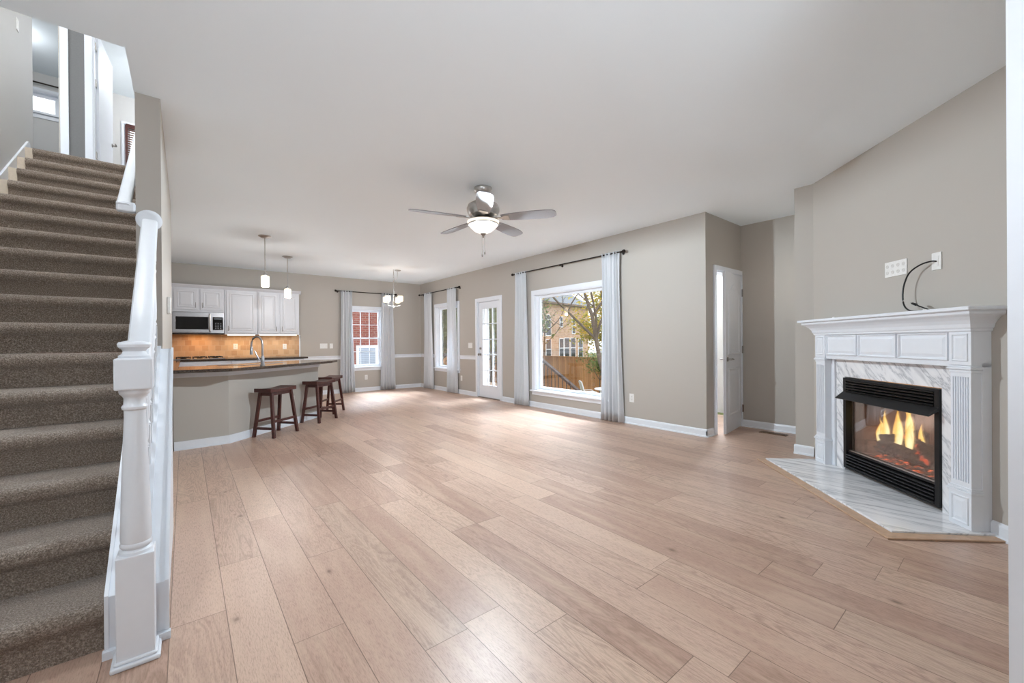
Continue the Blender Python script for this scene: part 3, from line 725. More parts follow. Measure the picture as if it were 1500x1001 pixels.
bm = B(); prism(bm, [(CF-.045, 2.30), (CF-.045, 2.29), (CF-.02, 2.265), (CF-.0005, 2.24), (CF-.0005, 2.271), (YN-.002, 2.271), (YN-.002, 2.30)], -.20, 1.955, 'x')
single('crown_moulding', bm, 'cab', 'white crown moulding running along the top of the wall cabinets', 'moulding')
# microwave
M['btn'] = plain('grey_button_print', srgb(96, 98, 102), .4)
root = thing('microwave', 'stainless over the range microwave with black glass door', 'microwave', (.2, 9.87, 1.37))
mx0, mx1, mz0, mz1, my = -.18, .60, 1.372, 1.785, 9.65
link('body', box(B(), (mx0, my, mz0+.02), (mx1, YN-.002, mz1)), 'steel', root, bevel=.004)
bm = B()
for a, b, c, d in ((mx0+.005, .39, mz0+.03, mz0+.09), (mx0+.005, .39, mz1-.09, mz1-.01), (mx0+.005, mx0+.05, mz0+.09, mz1-.09), (.35, .39, mz0+.09, mz1-.09)): box(bm, (a, my-.022, c), (b, my-.0005, d))
link('door', bm, 'steel', root, bevel=.003)
link('window', box(B(), (mx0+.05, my-.014, mz0+.09), (.35, my-.001, mz1-.09)), 'blackglass', root)
bm = B(); tube(bm, [(.375, my-.022, mz0+.06), (.375, my-.05, mz0+.07), (.375, my-.05, mz1-.05), (.375, my-.022, mz1-.04)], .014, 10); link('handle', bm, 'chrome', root, True)
link('control_panel', box(B(), (.42, my-.012, mz0+.08), (.58, my-.0005, mz1-.09)), 'blackglass', root)
link('display', box(B(), (.44, my-.015, mz1-.135), (.56, my-.0125, mz1-.105)), plain('grey_display', srgb(70, 78, 84), .2), root)
for r in range(4):
    for c in range(3): link('button', box(B(), (.455+c*.038, my-.014, mz0+.10+r*.033), (.478+c*.038, my-.0125, mz0+.118+r*.033)), M['btn'], root)
link('vent_grille', box(B(), (mx0+.005, my+.003, mz0), (mx1-.005, YN-.05, mz0+.02)), 'black', root)
# backsplash
area('range_light', (.22, 9.80, 1.366), (.22, 9.86, 0), .3, .08, .8, (1, .48, .14))
area('cabinet_glow', (.88, 9.80, 1.35), (.88, 9.86, 0), .42, .03, .7, (1, .66, .30))
area('cabinet_glow', (1.54, 9.79, 1.352), (1.54, 9.86, 0), .6, .03, .6, (1, .80, .58))
bm = B(); box(bm, (-.22, YN-.010, .905), (1.985, YN-.0005, 1.372)); box(bm, (-.224, 9.37, .905), (-.2145, YN-.01, 1.372))
single('backsplash', bm, 'tile', 'tumbled travertine tile backsplash glowing warm under the cabinets', 'backsplash')
single('backsplash_edge', box(B(), (1.985, YN-.013, .905), (2.01, YN-.0005, 1.372)), 'trim', 'pale edge strip at the right end of the tile backsplash', 'trim')
# base cabinets back run
root = thing('base_cabinet', 'white base cabinets under the back worktop', 'cabinet', (.9, 9.72, 0))
link('body', box(B(), (-.22, 9.44, .10), (1.96, YN-.001, .868)), 'cab', root)
link('toe_kick', box(B(), (-.22, 9.50, 0), (1.96, 9.99, .0995)), 'black', root)
for i, (a, b) in enumerate(((.70, 1.10), (1.12, 1.52), (1.54, 1.94))):
    bm = B(); box(bm, (a, 9.42, .13), (b, 9.4395, .68)); panel_raised(bm, a+.05, b-.05, .18, .63, lambda u, v, t: Vector((u, 9.42-t, v)), .03, .005); link('door', bm, 'cab', root, bevel=.002)
    d = link('drawer', box(B(), (a, 9.42, .70), (b, 9.4395, .85)), 'cab', root, bevel=.002)
    link('knob', lathe(B(), [(.006, 0), (.006, .012), (.013, .02), (.012, .026), (.003, .028)], ((a+b)/2, 9.4195, .775), 12, (0, -1, 0)), 'knob', d, True)
root = thing('wall_oven', 'white oven front under the gas cooktop', 'oven', (.22, 9.42, .1))
link('door', box(B(), (-.14, 9.412, .14), (.60, 9.4395, .74)), 'cab', root, bevel=.004)
link('control_strip', box(B(), (-.14, 9.415, .75), (.60, 9.4395, .86)), 'cab', root)
link('handle', tube(B(), [(-.08, 9.411, .70), (-.08, 9.38, .70), (.54, 9.38, .70), (.54, 9.411, .70)], .01, 8), 'chrome', root, True)
# U-shaped worktop: peninsula + left run + back run
PD = (math.cos(math.radians(42.6)), math.sin(math.radians(42.6)))     # direction of the diagonal panel
PN = (PD[1], -PD[0])                                                   # towards the stools
P0 = (.40, 5.88); P1 = (P0[0]+PD[0]*1.72, P0[1]+PD[1]*1.72)
off = lambda p, a, b: (p[0]+PD[0]*a+PN[0]*b, p[1]+PD[1]*a+PN[1]*b)
ZT0, ZT1 = .866, .902
bm = B()
prism(bm, [(-.105, 5.62), (.42, 5.60), off(P0, .30, .27), off(P0, 1.0, .285), off(P0, 1.72, .25), off(P0, 2.02, .15), off(P0, 2.1, 0), off(P0, 2.06, -.22), off(P0, 1.9, -.42), off(P0, 1.55, -.62), off(P0, .35, -.66), (.30, 6.50), (-.06, 6.50), (-.06, 5.97), (-.105, 5.945)], ZT0, ZT1)
single('peninsula_worktop', bm, 'granite', 'polished dark granite breakfast bar top on the peninsula', 'worktop', bevel=.006)
bm = B(); box(bm, (-.222, 6.50+.001, ZT0), (-.06, 9.40, ZT1)); box(bm, (-.222, 9.40, ZT0), (2.03, YN-.011, ZT1)); box(bm, (-.222, 5.97, ZT0), (-.0605, 6.501, ZT1))
single('back_worktop', bm, 'granite', 'dark granite worktop along the tiled back wall', 'worktop', bevel=.003)
root = thing('cooktop', 'black gas cooktop set in the back worktop', 'cooktop', (.22, 9.7, ZT1))
link('glass_plate', box(B(), (-.16, 9.44, ZT1), (.60, 9.95, ZT1+.012)), 'steel', root, bevel=.003)
for cx in (-.02, .22, .46):
    for cy in (9.57, 9.82):
        b1 = link('burner', lathe(B(), [(.045, ZT1+.012), (.045, ZT1+.022), (.03, ZT1+.03), (.004, ZT1+.031)], (cx, cy, 0), 16), 'black', root, True)
    bm = B()
    for dx in (-.09, 0, .09): box(bm, (cx+dx-.006, 9.47, ZT1+.034), (cx+dx+.006, 9.92, ZT1+.048))
    for yy in (9.48, 9.70, 9.91): box(bm, (cx-.105, yy-.006, ZT1+.034), (cx+.105, yy+.006, ZT1+.046))
    for dx in (-.1, .1):
        for yy in (9.48, 9.91): box(bm, (cx+dx-.006, yy-.006, ZT1+.012), (cx+dx+.006, yy+.006, ZT1+.036))
    link('grate', bm, 'black', root)
bm = B(); box(bm, (.66, 9.76, 1.352), (1.12, 9.80, 1.3695)); single('cabinet_light', bm, 'led', 'warm light strip under the wide wall cabinet', 'light strip')
bm = B(); box(bm, (1.20, 9.745, 1.354), (1.88, 9.785, 1.3695)); single('cabinet_light', bm, 'led', 'bright light strip under the right end wall cabinet', 'light strip')
# peninsula body
root = thing('peninsula', 'greige half wall peninsula with white apron and a diagonal panel behind the stools', 'peninsula', (.7, 6.3, 0))
bm = B(); prism(bm, [(-.222, 5.951), (-.105, 5.951), (-.105, 5.85), P0, P1, off(P1, -.02, -.14), off(P0, .05, -.14), (.33, 6.02), (-.222, 6.02)], 0, ZT0)
link('half_wall', bm, 'wall', root)
bm = B(); pts = [(-.10, 5.836), (off(P0, 0, .014)[0]-.004, 5.866), off(P1, .014, .014), off(P1, .014, -.14), off(P1, .0005, -.14), off(P1, .0005, .0005), off(P0, 0, .0005), (-.10, 5.8495)]
prism(bm, pts, ZT0-.062, ZT0-.001); link('apron', bm, 'trim', root)
bm = B(); prism(bm, pts, 0, .095)
pts2 = [(-.10, 5.824), (off(P0, 0, .026)[0]-.008, 5.855), off(P1, .026, .026), off(P1, .026, -.14), off(P1, .0005, -.14), off(P1, .0005, .0005), off(P0, 0, .0005), (-.10, 5.8495)]
prism(bm, pts2, 0, .018); link('baseboard', bm, 'trim', root)
bm = B(); prism(bm, [off(P0, .25, -.1405), off(P1, -.02, -.1405), off(P1, -.02, -.60), off(P0, .35, -.60)], .1, ZT0-.001); link('cabinet_body', bm, 'cab', root)
def orient(c, ang):
    ca, sa = math.cos(ang), math.sin(ang)
    return lambda v: Vector((c[0]+v[0]*ca-v[1]*sa, c[1]+v[0]*sa+v[1]*ca, (c[2] if len(c) > 2 else 0)+v[2]))
# sink and faucet
sc = off(P0, .78, -.36); T = orient((sc[0], sc[1], 0), math.radians(42.6))
root = thing('kitchen_sink', 'undermount steel sink in the peninsula worktop', 'sink', (sc[0], sc[1], ZT1), world=True)
bm = B(); 
for a, b in (((-.36, -.2, ZT1+.0005), (.36, -.18, ZT1+.004)), ((-.36, .18, ZT1+.0005), (.36, .2, ZT1+.004)), ((-.36, -.18, ZT1+.0005), (-.34, .18, ZT1+.004)), ((.34, -.18, ZT1+.0005), (.36, .18, ZT1+.004))): box(bm, a, b, T)
link('rim', bm, 'steel', root)
bm = B(); box(bm, (-.34, -.18, ZT1+.0005), (.34, .18, ZT1+.002), T); link('basin', bm, 'blackglass', root)
fc = (.80, 5.98)
fx, fy = .775, 6.06
root = thing('faucet', 'tall brushed nickel pull down kitchen faucet with side lever', 'faucet', (fx, fy, ZT1))
bm = B(); lathe(bm, [(.030, ZT1), (.030, ZT1+.008), (.022, ZT1+.015), (.021, ZT1+.11), (.018, ZT1+.12)], (fx, fy, 0), 20); link('faucet_body', bm, 'steel', root, True)
d = Vector((-.72, .69, 0)).normalized(); pts = [Vector((fx, fy, ZT1+.11)), Vector((fx, fy, ZT1+.27))]
for k in range(1, 10): a = PI*k/9; pts.append(Vector((fx, fy, ZT1+.27))+d*(.075*(1-math.cos(a)))+Vector((0, 0, .10*math.sin(a))))
pts.append(pts[-1]+Vector((0, 0, -.03)))
bm = B(); tube(bm, pts, .0115, 12); link('spout', bm, 'steel', root, True)
bm = B(); e = pts[-1]; lathe(bm, [(.012, 0), (.016, -.01), (.018, -.08), (.019, -.10), (.004, -.101)][::-1], e, 16); link('spray_head', bm, 'steel', root, True)
bm = B(); tube(bm, [(fx, fy, ZT1+.07), Vector((fx, fy, ZT1+.07))+Vector((-.74, .1, 0))*.05, Vector((fx, fy, ZT1+.07))+Vector((-.95, .1, 1.3))*.09], [.011, .010, .006], 8); link('lever', bm, 'steel', root, True)

# ================================================================== STOOLS
def make_stool():
    root = thing('bar_stool', 'x', 'stool', (0, 0, 0), 0, 'dark saddle seat stools at the peninsula', world=False)
    bm = B(); nx, ny = 12, 6; L, W = .445, .245; hs = .60
    grid = []
    for j in (0, 1):
        g = []
        for a in range(nx+1):
            row = []
            for b in range(ny+1):
                u = -1+2*a/nx; v = -1+2*b/ny
                z = hs+.018*u*u-.006*(1-v*v)*(1-u*u) if j else hs-.032
                row.append(bm.verts.new((u*L/2, v*W/2, z)))
            g.append(row)
        grid.append(g)
    for a in range(nx):
        for b in range(ny):
            q = grid[1]; bm.faces.new((q[a][b], q[a+1][b], q[a+1][b+1], q[a][b+1]))
            q = grid[0]; bm.faces.new((q[a][b], q[a][b+1], q[a+1][b+1], q[a+1][b]))
    for a in range(nx):
        for b in (0, ny): bm.faces.new((grid[0][a][b], grid[0][a+1][b], grid[1][a+1][b], grid[1][a][b]))
    for b in range(ny):
        for a in (0, nx): bm.faces.new((grid[0][a][b], grid[0][a][b+1], grid[1][a][b+1], grid[1][a][b]))
    link('seat', bm, 'stool', root, True, bevel=.004, auto=40)
    tx, ty, fx_, fy_ = .165, .080, .205, .145; zt = hs-.032
    for sx in (-1, 1):
        for sy in (-1, 1):
            bm = B(); bar(bm, (sx*fx_, sy*fy_, .016), (sx*tx, sy*ty, zt+.002), .036, .030, (sy*.0+1, 0, .2) if False else (1, 0, .12))
            for v in bm.verts:
                if v.co.z < .05: v.co.z = 0
            link('leg', bm, 'stool', root, bevel=.002)
    at = lambda sx, sy, z: Vector((sx*(fx_+(tx-fx_)*z/zt), sy*(fy_+(ty-fy_)*z/zt), z))
    for sx in (-1, 1): bm = B(); bar(bm, at(sx, -1, .115), at(sx, 1, .115), .018, .030); link('stretcher', bm, 'stool', root)
    for sy in (-1, 1): bm = B(); bar(bm, at(-1, sy, .20), at(1, sy, .20), .018, .030); link('stretcher', bm, 'stool', root)
    bm = B()
    for sy in (-1, 1): bar(bm, (-tx, sy*ty, zt-.022), (tx, sy*ty, zt-.022), .016, .045)
    for sx in (-1, 1): bar(bm, (sx*tx, -ty, zt-.022), (sx*tx, ty, zt-.022), .016, .045)
    link('seat_rail', bm, 'stool', root)
    return root
st0 = make_stool()
st = [st0, copy_tree(st0), copy_tree(st0)]
for o, (x, y, a), lb in zip(st, ((.92, 6.05, 40), (1.60, 6.70, 40), (1.93, 7.36, 52)), ('dark cherry saddle seat stool nearest the stairs, first at the peninsula', 'dark cherry saddle seat stool in the middle of the three at the peninsula', 'dark cherry saddle seat stool farthest back, half hidden behind the middle stool')):
    o.location = (x, y, 0); o.rotation_euler = (0, 0, math.radians(a)); o['label'] = lb

# ================================================================== CURTAINS AND RODS
def curtain(axis, base, u0, u1, z0, z1, label, seed, flare=.0, group=None):
    rnd = random.Random(seed); nu = 72; nz = 16; nf = 5; ph = rnd.random()*6
    bm = B(); g = []
    for j in range(nz+1):
        t = j/nz; z = z1+(z0-z1)*t; row = []
        um = (u0+u1)/2; wd = (u1-u0)*(1+flare*t*t)*(1-.05*math.sin(PI*min(1, t*3))*.6)
        amp = .018+.022*t
        for i in range(nu+1):
            s = i/nu; a = 2*PI*nf*s+ph+.7*math.sin(2*PI*s+t*1.3)
            d = amp*math.sin(a)+.008*math.sin(2.3*a+t*4); u = um+wd*(s-.5)+.006*math.sin(a*.5+3*t)
            v = Vector((u, d, z)); row.append(v)
        g.append(row)
    def T(v): return Vector((base+v.y, v.x, v.z)) if axis == 'x' else Vector((v.x, base+v.y, v.z))
    vs = [[bm.verts.new(T(v)) for v in r] for r in g]
    for j in range(nz):
        for i in range(nu): bm.faces.new((vs[j][i], vs[j][i+1], vs[j+1][i+1], vs[j+1][i]))
    o = single('curtain', bm, 'fabric', label, 'curtain', smooth=True, auto=180)
    md = o.modifiers.new('thickness', 'SOLIDIFY'); md.thickness = .003; md.offset = 0
    return o
def rod(axis, base, wallp, u0, u1, z, brs, label):
    def T(u, d, zz): return Vector((d, u, zz)) if axis == 'x' else Vector((u, d, zz))
    root = thing('curtain_rod', label, 'curtain rod', T((u0+u1)/2, base, z))
    bm = B(); tube(bm, [T(u0, base, z), T(u1, base, z)], .010, 12); link('rod', bm, 'rod', root, True)
    for u, sg in ((u0, -1), (u1, 1)):
        bm = B(); ax = T(sg, 0, 0)
        lathe(bm, [(.011, 0), (.011, .008), (.022, .014), (.026, .03), (.022, .046), (.004, .052)], T(u, base, z), 14, ax); link('finial', bm, 'rod', root, True)
    for u in brs:
        bm = B(); tube(bm, [T(u, base, z-.012), T(u, wallp, z-.012)], .006, 8); 
        d = -1 if wallp < base else 1
        lathe(bm, [(.022, 0), (.022, .006), (.01, .01)], T(u, wallp-d*.0005, z-.012), 14, T(0, -d, 0)); link('bracket', bm, 'rod', root, True)
    return root
rod('x', XE-.075, XE, 3.535, 5.99, 2.455, (3.56, 4.78, 5.965), 'long dark curtain rod over the picture window')
rod('x', XE-.075, XE, 7.98, 9.93, 2.44, (8.03, 9.86), 'dark curtain rod over the tall dining corner window')
rod('y', YN-.075, YN, 2.78, 4.19, 2.41, (2.81, 4.16), 'dark curtain rod over the window in the back wall')
curtain('x', XE-.075, 3.59, 3.90, .012, 2.475, 'white curtain panel at the right side of the picture window', 1, .25)
curtain('x', XE-.075, 5.63, 5.93, .012, 2.475, 'white curtain panel at the left side of the picture window', 2, .2)
curtain('x', XE-.075, 8.12, 8.50, .012, 2.46, 'white curtain panel beside the glazed door, right of the tall window', 3, .1)
curtain('x', XE-.075, 9.30, 9.68, .012, 2.46, 'white curtain panel nearest the room corner', 4, .2)
curtain('y', YN-.075, 2.86, 3.13, .012, 2.43, 'white curtain panel left of the back wall window near the stools', 5, .25)
curtain('y', YN-.075, 3.83, 4.14, .012, 2.43, 'white curtain panel right of the back wall window behind the chandelier', 6, .25)

# ================================================================== LAMPS
def pendant(x, y, label, rod_top=H):
    root = thing('pendant_lamp', label, 'pendant lamp', (x, y, 2.0))
    link('canopy', lathe(B(), [(.085, H-.0005), (.085, H-.008), (.065, H-.016), (.05, H-.028), (.012, H-.032)][::-1], (x, y, 0), 28), 'chrome', root, True)
    link('stem', tube(B(), [(x, y, H-.03), (x, y, 2.20)], .0065, 10), 'chrome', root, True)
    link('socket', lathe(B(), [(.030, 2.165), (.032, 2.185), (.022, 2.20), (.010, 2.215)], (x, y, 0), 20), 'chrome', root, True)
    link('glass_shade', lathe(B(), [(.030, 2.166), (.050, 2.160), (.054, 2.14), (.052, 2.008), (.046, 2.004), (.048, 2.14), (.02, 2.158)], (x, y, 0), 28), 'shade', root, True)
    point('pendant_bulb', (x, y, 1.97), 8, (.95, .92, .9), .04)
pendant(.915, 6.83, 'nearer glass pendant lamp hanging over the peninsula')
pendant(1.445, 8.20, 'farther glass pendant lamp over the kitchen')
# chandelier
cx, cy = 3.46, 8.30; cv = Vector((cx, cy, 0))
rr = Vector((math.cos(math.radians(-38.8)), math.sin(math.radians(-38.8)), 0)); ff = Vector((-rr.y, rr.x, 0))
root = thing('chandelier', 'four light brushed nickel chandelier with frosted glass shades swagged over the dining corner', 'chandelier', (cx, cy, 1.93))
cc = Vector((3.575, 8.34, 0))
link('canopy', lathe(B(), [(.065, H-.0005), (.065, H-.01), (.05, H-.02), (.01, H-.024)][::-1], cc, 24), 'chrome', root, True)
def chain(bm, pts, link_l=.032):
    pts = [Vector(p) for p in pts]; k = 0
    for a, b in zip(pts, pts[1:]):
        n = max(1, int((b-a).length/(link_l*.72))); d = (b-a).normalized(); s, t = frame_of(d)
        for i in range(n):
            c = a+(b-a)*(i+.5)/n; w1_, w2_ = (s, t) if k % 2 else (t, s); k += 1
            ring = [c+d*math.cos(q)*link_l/2+w1_*math.sin(q)*.009 for q in [2*PI*m/8 for m in range(9)]]
            tube(bm, ring, .002, 5, cap=False)
sw = [cc+Vector((0, 0, H-.02))]
hook = cv+Vector((0, 0, H-.03))
for k in range(1, 8):
    t = k/8; sw.append(cc.lerp(cv, t)+Vector((0, 0, H-.025-.30*math.sin(PI*min(1, t))**.8)))
sw.append(hook)
link('swag_chain', (lambda bm: (chain(bm, sw), bm)[-1])(B()), 'chrome', root, True)
link('ceiling_hook', tube(B(), [cv+Vector((0, 0, H-.0005)), cv+Vector((0, 0, H-.03)), cv+Vector((.012, 0, H-.045)), cv+Vector((0, 0, H-.055))], .003, 6), 'chrome', root, True)
bm = B(); chain(bm, [hook, cv+Vector((0, 0, 2.50))]); tube(bm, [cv+Vector((0, 0, 2.50)), cv+Vector((0, 0, 2.0))], .006, 10)
lathe(bm, [(.006, 2.50), (.012, 2.49), (.006, 2.48)][::-1], cv, 12); link('stem', bm, 'chrome', root, True)
link('hub', lathe(B(), [(.004, 1.925), (.014, 1.93), (.018, 1.945), (.030, 1.955), (.030, 1.975), (.012, 1.985), (.010, 2.02), (.006, 2.03)], cv, 20), 'chrome', root, True)
for th_ in (-28, 78, 165, 250):
    t = math.radians(th_); dv = rr*math.cos(t)+ff*math.sin(t); e = cv+dv*.19
    arm = link('arm', tube(B(), [cv+dv*.02+Vector((0, 0, 1.965)), cv+dv*.10+Vector((0, 0, 1.958)), e+Vector((0, 0, 1.968)), e+Vector((0, 0, 2.03))], .007, 8), 'chrome', root, True)
    link('cup', lathe(B(), [(.010, 2.02), (.030, 2.03), (.032, 2.04)], e, 20), 'chrome', arm, True)
    link('glass_shade', lathe(B(), [(.02, 2.042), (.048, 2.045), (.053, 2.06), (.053, 2.16), (.049, 2.16), (.049, 2.062), (.02, 2.05)], e, 24), 'shade', arm, True)
point('chandelier_bulb', (cx, cy, 1.80), 7, (.95, .92, .9), .1)
# ceiling fan
fx, fy = 2.37, 3.40; fv = Vector((fx, fy, 0))
root = thing('ceiling_fan', 'brushed nickel ceiling fan with five silver blades and lit glass bowl', 'ceiling fan', (fx, fy, 2.28))
link('canopy', lathe(B(), [(.03, 2.66), (.06, 2.675), (.085, 2.70), (.092, 2.72), (.092, H-.0005)], fv, 32), 'chrome', root, True)
link('motor_housing', lathe(B(), [(.05, 2.435), (.10, 2.44), (.145, 2.46), (.165, 2.50), (.166, 2.53), (.15, 2.565), (.11, 2.59), (.06, 2.60), (.04, 2.61), (.035, 2.665)], fv, 40), 'chrome', root, True)
link('shading_switch_housing', lathe(B(), [(.150, 2.363), (.153, 2.367), (.150, 2.40), (.14, 2.412), (.07, 2.437)], fv, 32), 'chrome', root, True)  # housing widened and lowered to keep bulb light off blades and ceiling
link('light_bowl', lathe(B(), [(.004, 2.275), (.04, 2.28), (.09, 2.305), (.135, 2.345), (.158, 2.385), (.162, 2.398), (.155, 2.399), (.142, 2.397)], fv, 40), 'bowl', root, True)
link('bowl_finial', lathe(B(), [(.003, 2.235), (.008, 2.24), (.008, 2.255), (.016, 2.262), (.03, 2.276), (.004, 2.28)], fv, 16), 'knob', root, True)
base_ang = math.atan2(-fy, -fx)+math.radians(1.5)
for k in range(5):
    a = base_ang+2*PI*k/5; d = Vector((math.cos(a), math.sin(a), 0)); s = Vector((-d.y, d.x, 0)); pit = math.radians(-11)
    su = s*math.cos(pit)+Vector((0, 0, math.sin(pit))); up = d.cross(su)
    out = []
    for r, hw in ((.19, .045), (.24, .058), (.35, .070), (.50, .079), (.64, .078), (.71, .066), (.735, .048), (.742, .02)): out.append((r, hw))
    poly = [(r, h) for r, h in out]+[(r, -h) for r, h in out[::-1]]
    bm = B(); P = lambda r, h, z: fv+d*r+su*h+up*z+Vector((0, 0, 2.43))
    top = [bm.verts.new(P(r, h, .004)) for r, h in poly]; bot = [bm.verts.new(P(r, h, -.004)) for r, h in poly]
    bm.faces.new(top); bm.faces.new(bot[::-1]); n = len(poly)
    for i in range(n): bm.faces.new((top[i], bot[i], bot[(i+1) % n], top[(i+1) % n]))
    bl = link('blade', bm, 'blade', root)
    bm = B(); pts = [(.12, .018), (.19, .014), (.23, .045), (.27, .040), (.27, -.040), (.23, -.045), (.19, -.014), (.12, -.018)]
    top = [bm.verts.new(P(r, h, -.0045)) for r, h in pts]; bot = [bm.verts.new(P(r, h, -.010)) for r, h in pts]; n = len(pts)
    bm.faces.new(top); bm.faces.new(bot[::-1])
    for i in range(n): bm.faces.new((top[i], bot[i], bot[(i+1) % n], top[(i+1) % n]))
    link('blade_iron', bm, 'chrome', bl)
for dx, zl in ((-.012, 2.045), (.014, 2.07)):
    q = fv+rr*dx+Vector((0, 0, 0)); bm = B(); tube(bm, [q+Vector((0, 0, 2.26)), q+Vector((0, 0, zl+.03))], .0015, 6)
    lathe(bm, [(.002, zl-.005), (.006, zl), (.007, zl+.02), (.003, zl+.035)], q, 10); link('pull_chain', bm, 'knob', root, True)
for s_ in (-1, 1): q = fv+rr*.055*s_; point('fan_bulb', (q.x, q.y, 2.352), 84, (.73, .87, 1), .015)

# ================================================================== FIREPLACE
def FB(bm, a, b): return box(bm, a, b, F)
root = thing('fireplace_mantel', 'white painted mantel surround with fluted pilasters and panelled frieze', 'mantel', F((3.45, .05, 0)))
SL, SR = 2.715, 4.185
bm = B(); pw = .135
for a, b in ((SL, SL+pw+.035), (SR-pw-.035, SR)): FB(bm, (a-.0, 0.0005, .0215), (b, .052, 1.03))
FB(bm, (SL, .0005, 1.0), (SR, .10, 1.235)); link('backing', bm, 'trim', root, bevel=.002)
for a, b in ((SL, SL+pw), (SR-pw, SR)):
    bm = B(); m = (a+b)/2
    FB(bm, (a+.006, .052, .27), (b-.006, .098, .965))
    # flutes as raised ribs
    nfl = 6; w_ = (b-a-.05)/(2*nfl-1)
    for i in range(nfl): u = a+.025+2*i*w_; FB(bm, (u, .098, .30), (u+w_, .108, .94))
    FB(bm, (a+.004, .098, .27), (a+.018, .108, .965)); FB(bm, (b-.018, .098, .27), (b-.004, .108, .965))
    FB(bm, (a+.018, .098, .27), (b-.018, .108, .30)); FB(bm, (a+.018, .098, .94), (b-.018, .108, .965))
    pil = link('pilaster', bm, 'trim', root)
    bm = B(); FB(bm, (a-.004, .052, .0215), (b+.004, .116, .235)); P = lambda u, v, t: F((u, .116+t, v))
    panel_raised(bm, a+.012, b-.012, .045, .215, P, .02, .006); link('plinth', bm, 'trim', pil, bevel=.002)
    bm = B(); FB(bm, (a-.012, .052, .235), (b+.012, .124, .248)); FB(bm, (a-.006, .052, .248), (b+.006, .118, .262)); FB(bm, (a-.002, .052, .262), (b+.002, .112, .27))
    link('plinth_cap', bm, 'trim', pil, bevel=.003)
    bm = B(); FB(bm, (a-.002, .052, .965), (b+.002, .112, .985)); FB(bm, (a-.010, .052, .985), (b+.010, .122, .998)); FB(bm, (a-.004, .052, .998), (b+.004, .116, 1.01)); link('capital', bm, 'trim', pil, bevel=.003)
    bm = B(); FB(bm, (a-.002, .1005, 1.012), (b+.002, .112, 1.222)); P = lambda u, v, t: F((u, .112+t, v)); panel_raised(bm, a+.016, b-.016, 1.035, 1.205, P, .016, .006); link('frieze_block', bm, 'trim', pil, bevel=.002)
fa, fb = SL+pw+.006, SR-pw-.006; wseg = (fb-fa)/3
for i in range(3):
    bm = B(); a = fa+i*wseg+.006; b = a+wseg-.012; P = lambda u, v, t: F((u, .1005+t, v)); panel_raised(bm, a, b, 1.035, 1.215, P, .022, .012); link('frieze_panel', bm, 'trim', root)
# crown: profile swept round three sides with mitres
prof = [(.0, 1.215), (.010, 1.222), (.010, 1.232), (.016, 1.240), (.022, 1.262), (.036, 1.284), (.056, 1.304), (.076, 1.316), (.080, 1.322), (.080, 1.336), (.090, 1.340)]
bm = B(); rings = []
for o_, z in prof:
    rings.append([bm.verts.new(F(p)) for p in ((SL-o_, .0005, z), (SL-o_, .112+o_, z), (SR+o_, .112+o_, z), (SR+o_, .0005, z))])
for r0, r1 in zip(rings, rings[1:]):
    for i in range(3): bm.faces.new((r0[i], r0[i+1], r1[i+1], r1[i]))
    bm.faces.new((r0[3], r0[0], r1[0], r1[3]))
bm.faces.new(rings[0]); bm.faces.new(rings[-1]); link('crown', bm, 'trim', root)
bm = B(); FB(bm, (SL-.105, .0005, 1.340), (SR+.105, .218, 1.362)); link('shelf', bm, 'trim', root, bevel=.005)
# marble slips
root = thing('marble_surround', 'white and grey veined marble panels framing the firebox', 'surround', F((3.45, .02, 0)))
ma, mb = SL+pw+.036, SR-pw-.036
for nm, (a, b, c, d) in (('side_panel', (ma, 2.993, .0215, .999)), ('side_panel', (3.907, mb, .0215, .999)), ('top_panel', (2.9935, 3.9065, .846, .999))):
    link(nm, FB(B(), (a, .0005, c), (b, .035, d)), 'marble', root, bevel=.001)
# hearth
hp = [(2.68, .001), (2.68, .575), (4.23, .545), (4.23, .001)]
root = thing('hearth', 'low marble hearth slab edged with an oak border board', 'hearth', F((3.45, .28, 0)))
bm = B(); prism(bm, hp, 0.0005, .021, T=F); link('marble_slab', bm, 'marble', root, bevel=.004)
bm = B(); prism(bm, [(2.62, .001), (2.60, .655), (4.24, .62), (4.2305, .5455), (2.6795, .5755), (2.6795, .001)], 0.0005, .012, T=F); link('wood_border', bm, 'woodborder', root, bevel=.004)
# insert
root = thing('fireplace_insert', 'black metal gas fireplace insert with louvres and glass front', 'fireplace', F((3.45, .03, .0)))
bm = B(); q0, q1 = 2.995, 3.905
FB(bm, (q0, .0, .046), (q0+.035, .05, .838)); FB(bm, (q1-.035, .0, .046), (q1, .05, .838)); FB(bm, (q0+.035, 0, .822), (q1-.035, .05, .838)); FB(bm, (q0+.035, 0, .046), (q1-.035, .05, .058))
FB(bm, (q0+.035, 0, .185), (q1-.035, .035, .20)); FB(bm, (q0+.035, 0, .68), (q1-.035, .035, .715))
FB(bm, (q0+.035, -.02, .05), (q1-.035, -.005, .19)); FB(bm, (q0+.035, -.02, .70), (q1-.035, -.005, .83)); link('frame', bm, 'black', root, bevel=.001)
for z0 in (.066, .092, .118, .144, .166, .722, .745, .768, .791, .812):
    bm = B(); prism(bm, [(.0, z0), (.052, z0-.004), (.056, z0+.006), (.050, z0+.010), (.0, z0+.012)], q0+.036, q1-.036, 'x', T=F); link('louvre', bm, 'black', root)
bm = B(); prism(bm, [(.036, .715), (.036, .70), (.112, .655), (.116, .661), (.052, .715)], q0-.0, q1+.0, 'x', T=F); link('hood', bm, 'black', root)
bm = B(); FB(bm, (q0+.036, .012, .201), (q1-.036, .016, .679)); link('glass_front', bm, 'fireglass', root)
bm = B(); FB(bm, (q0+.036, .017, .2005), (q1-.036, .03, .21)); link('glass_trim', bm, 'chrome', root)
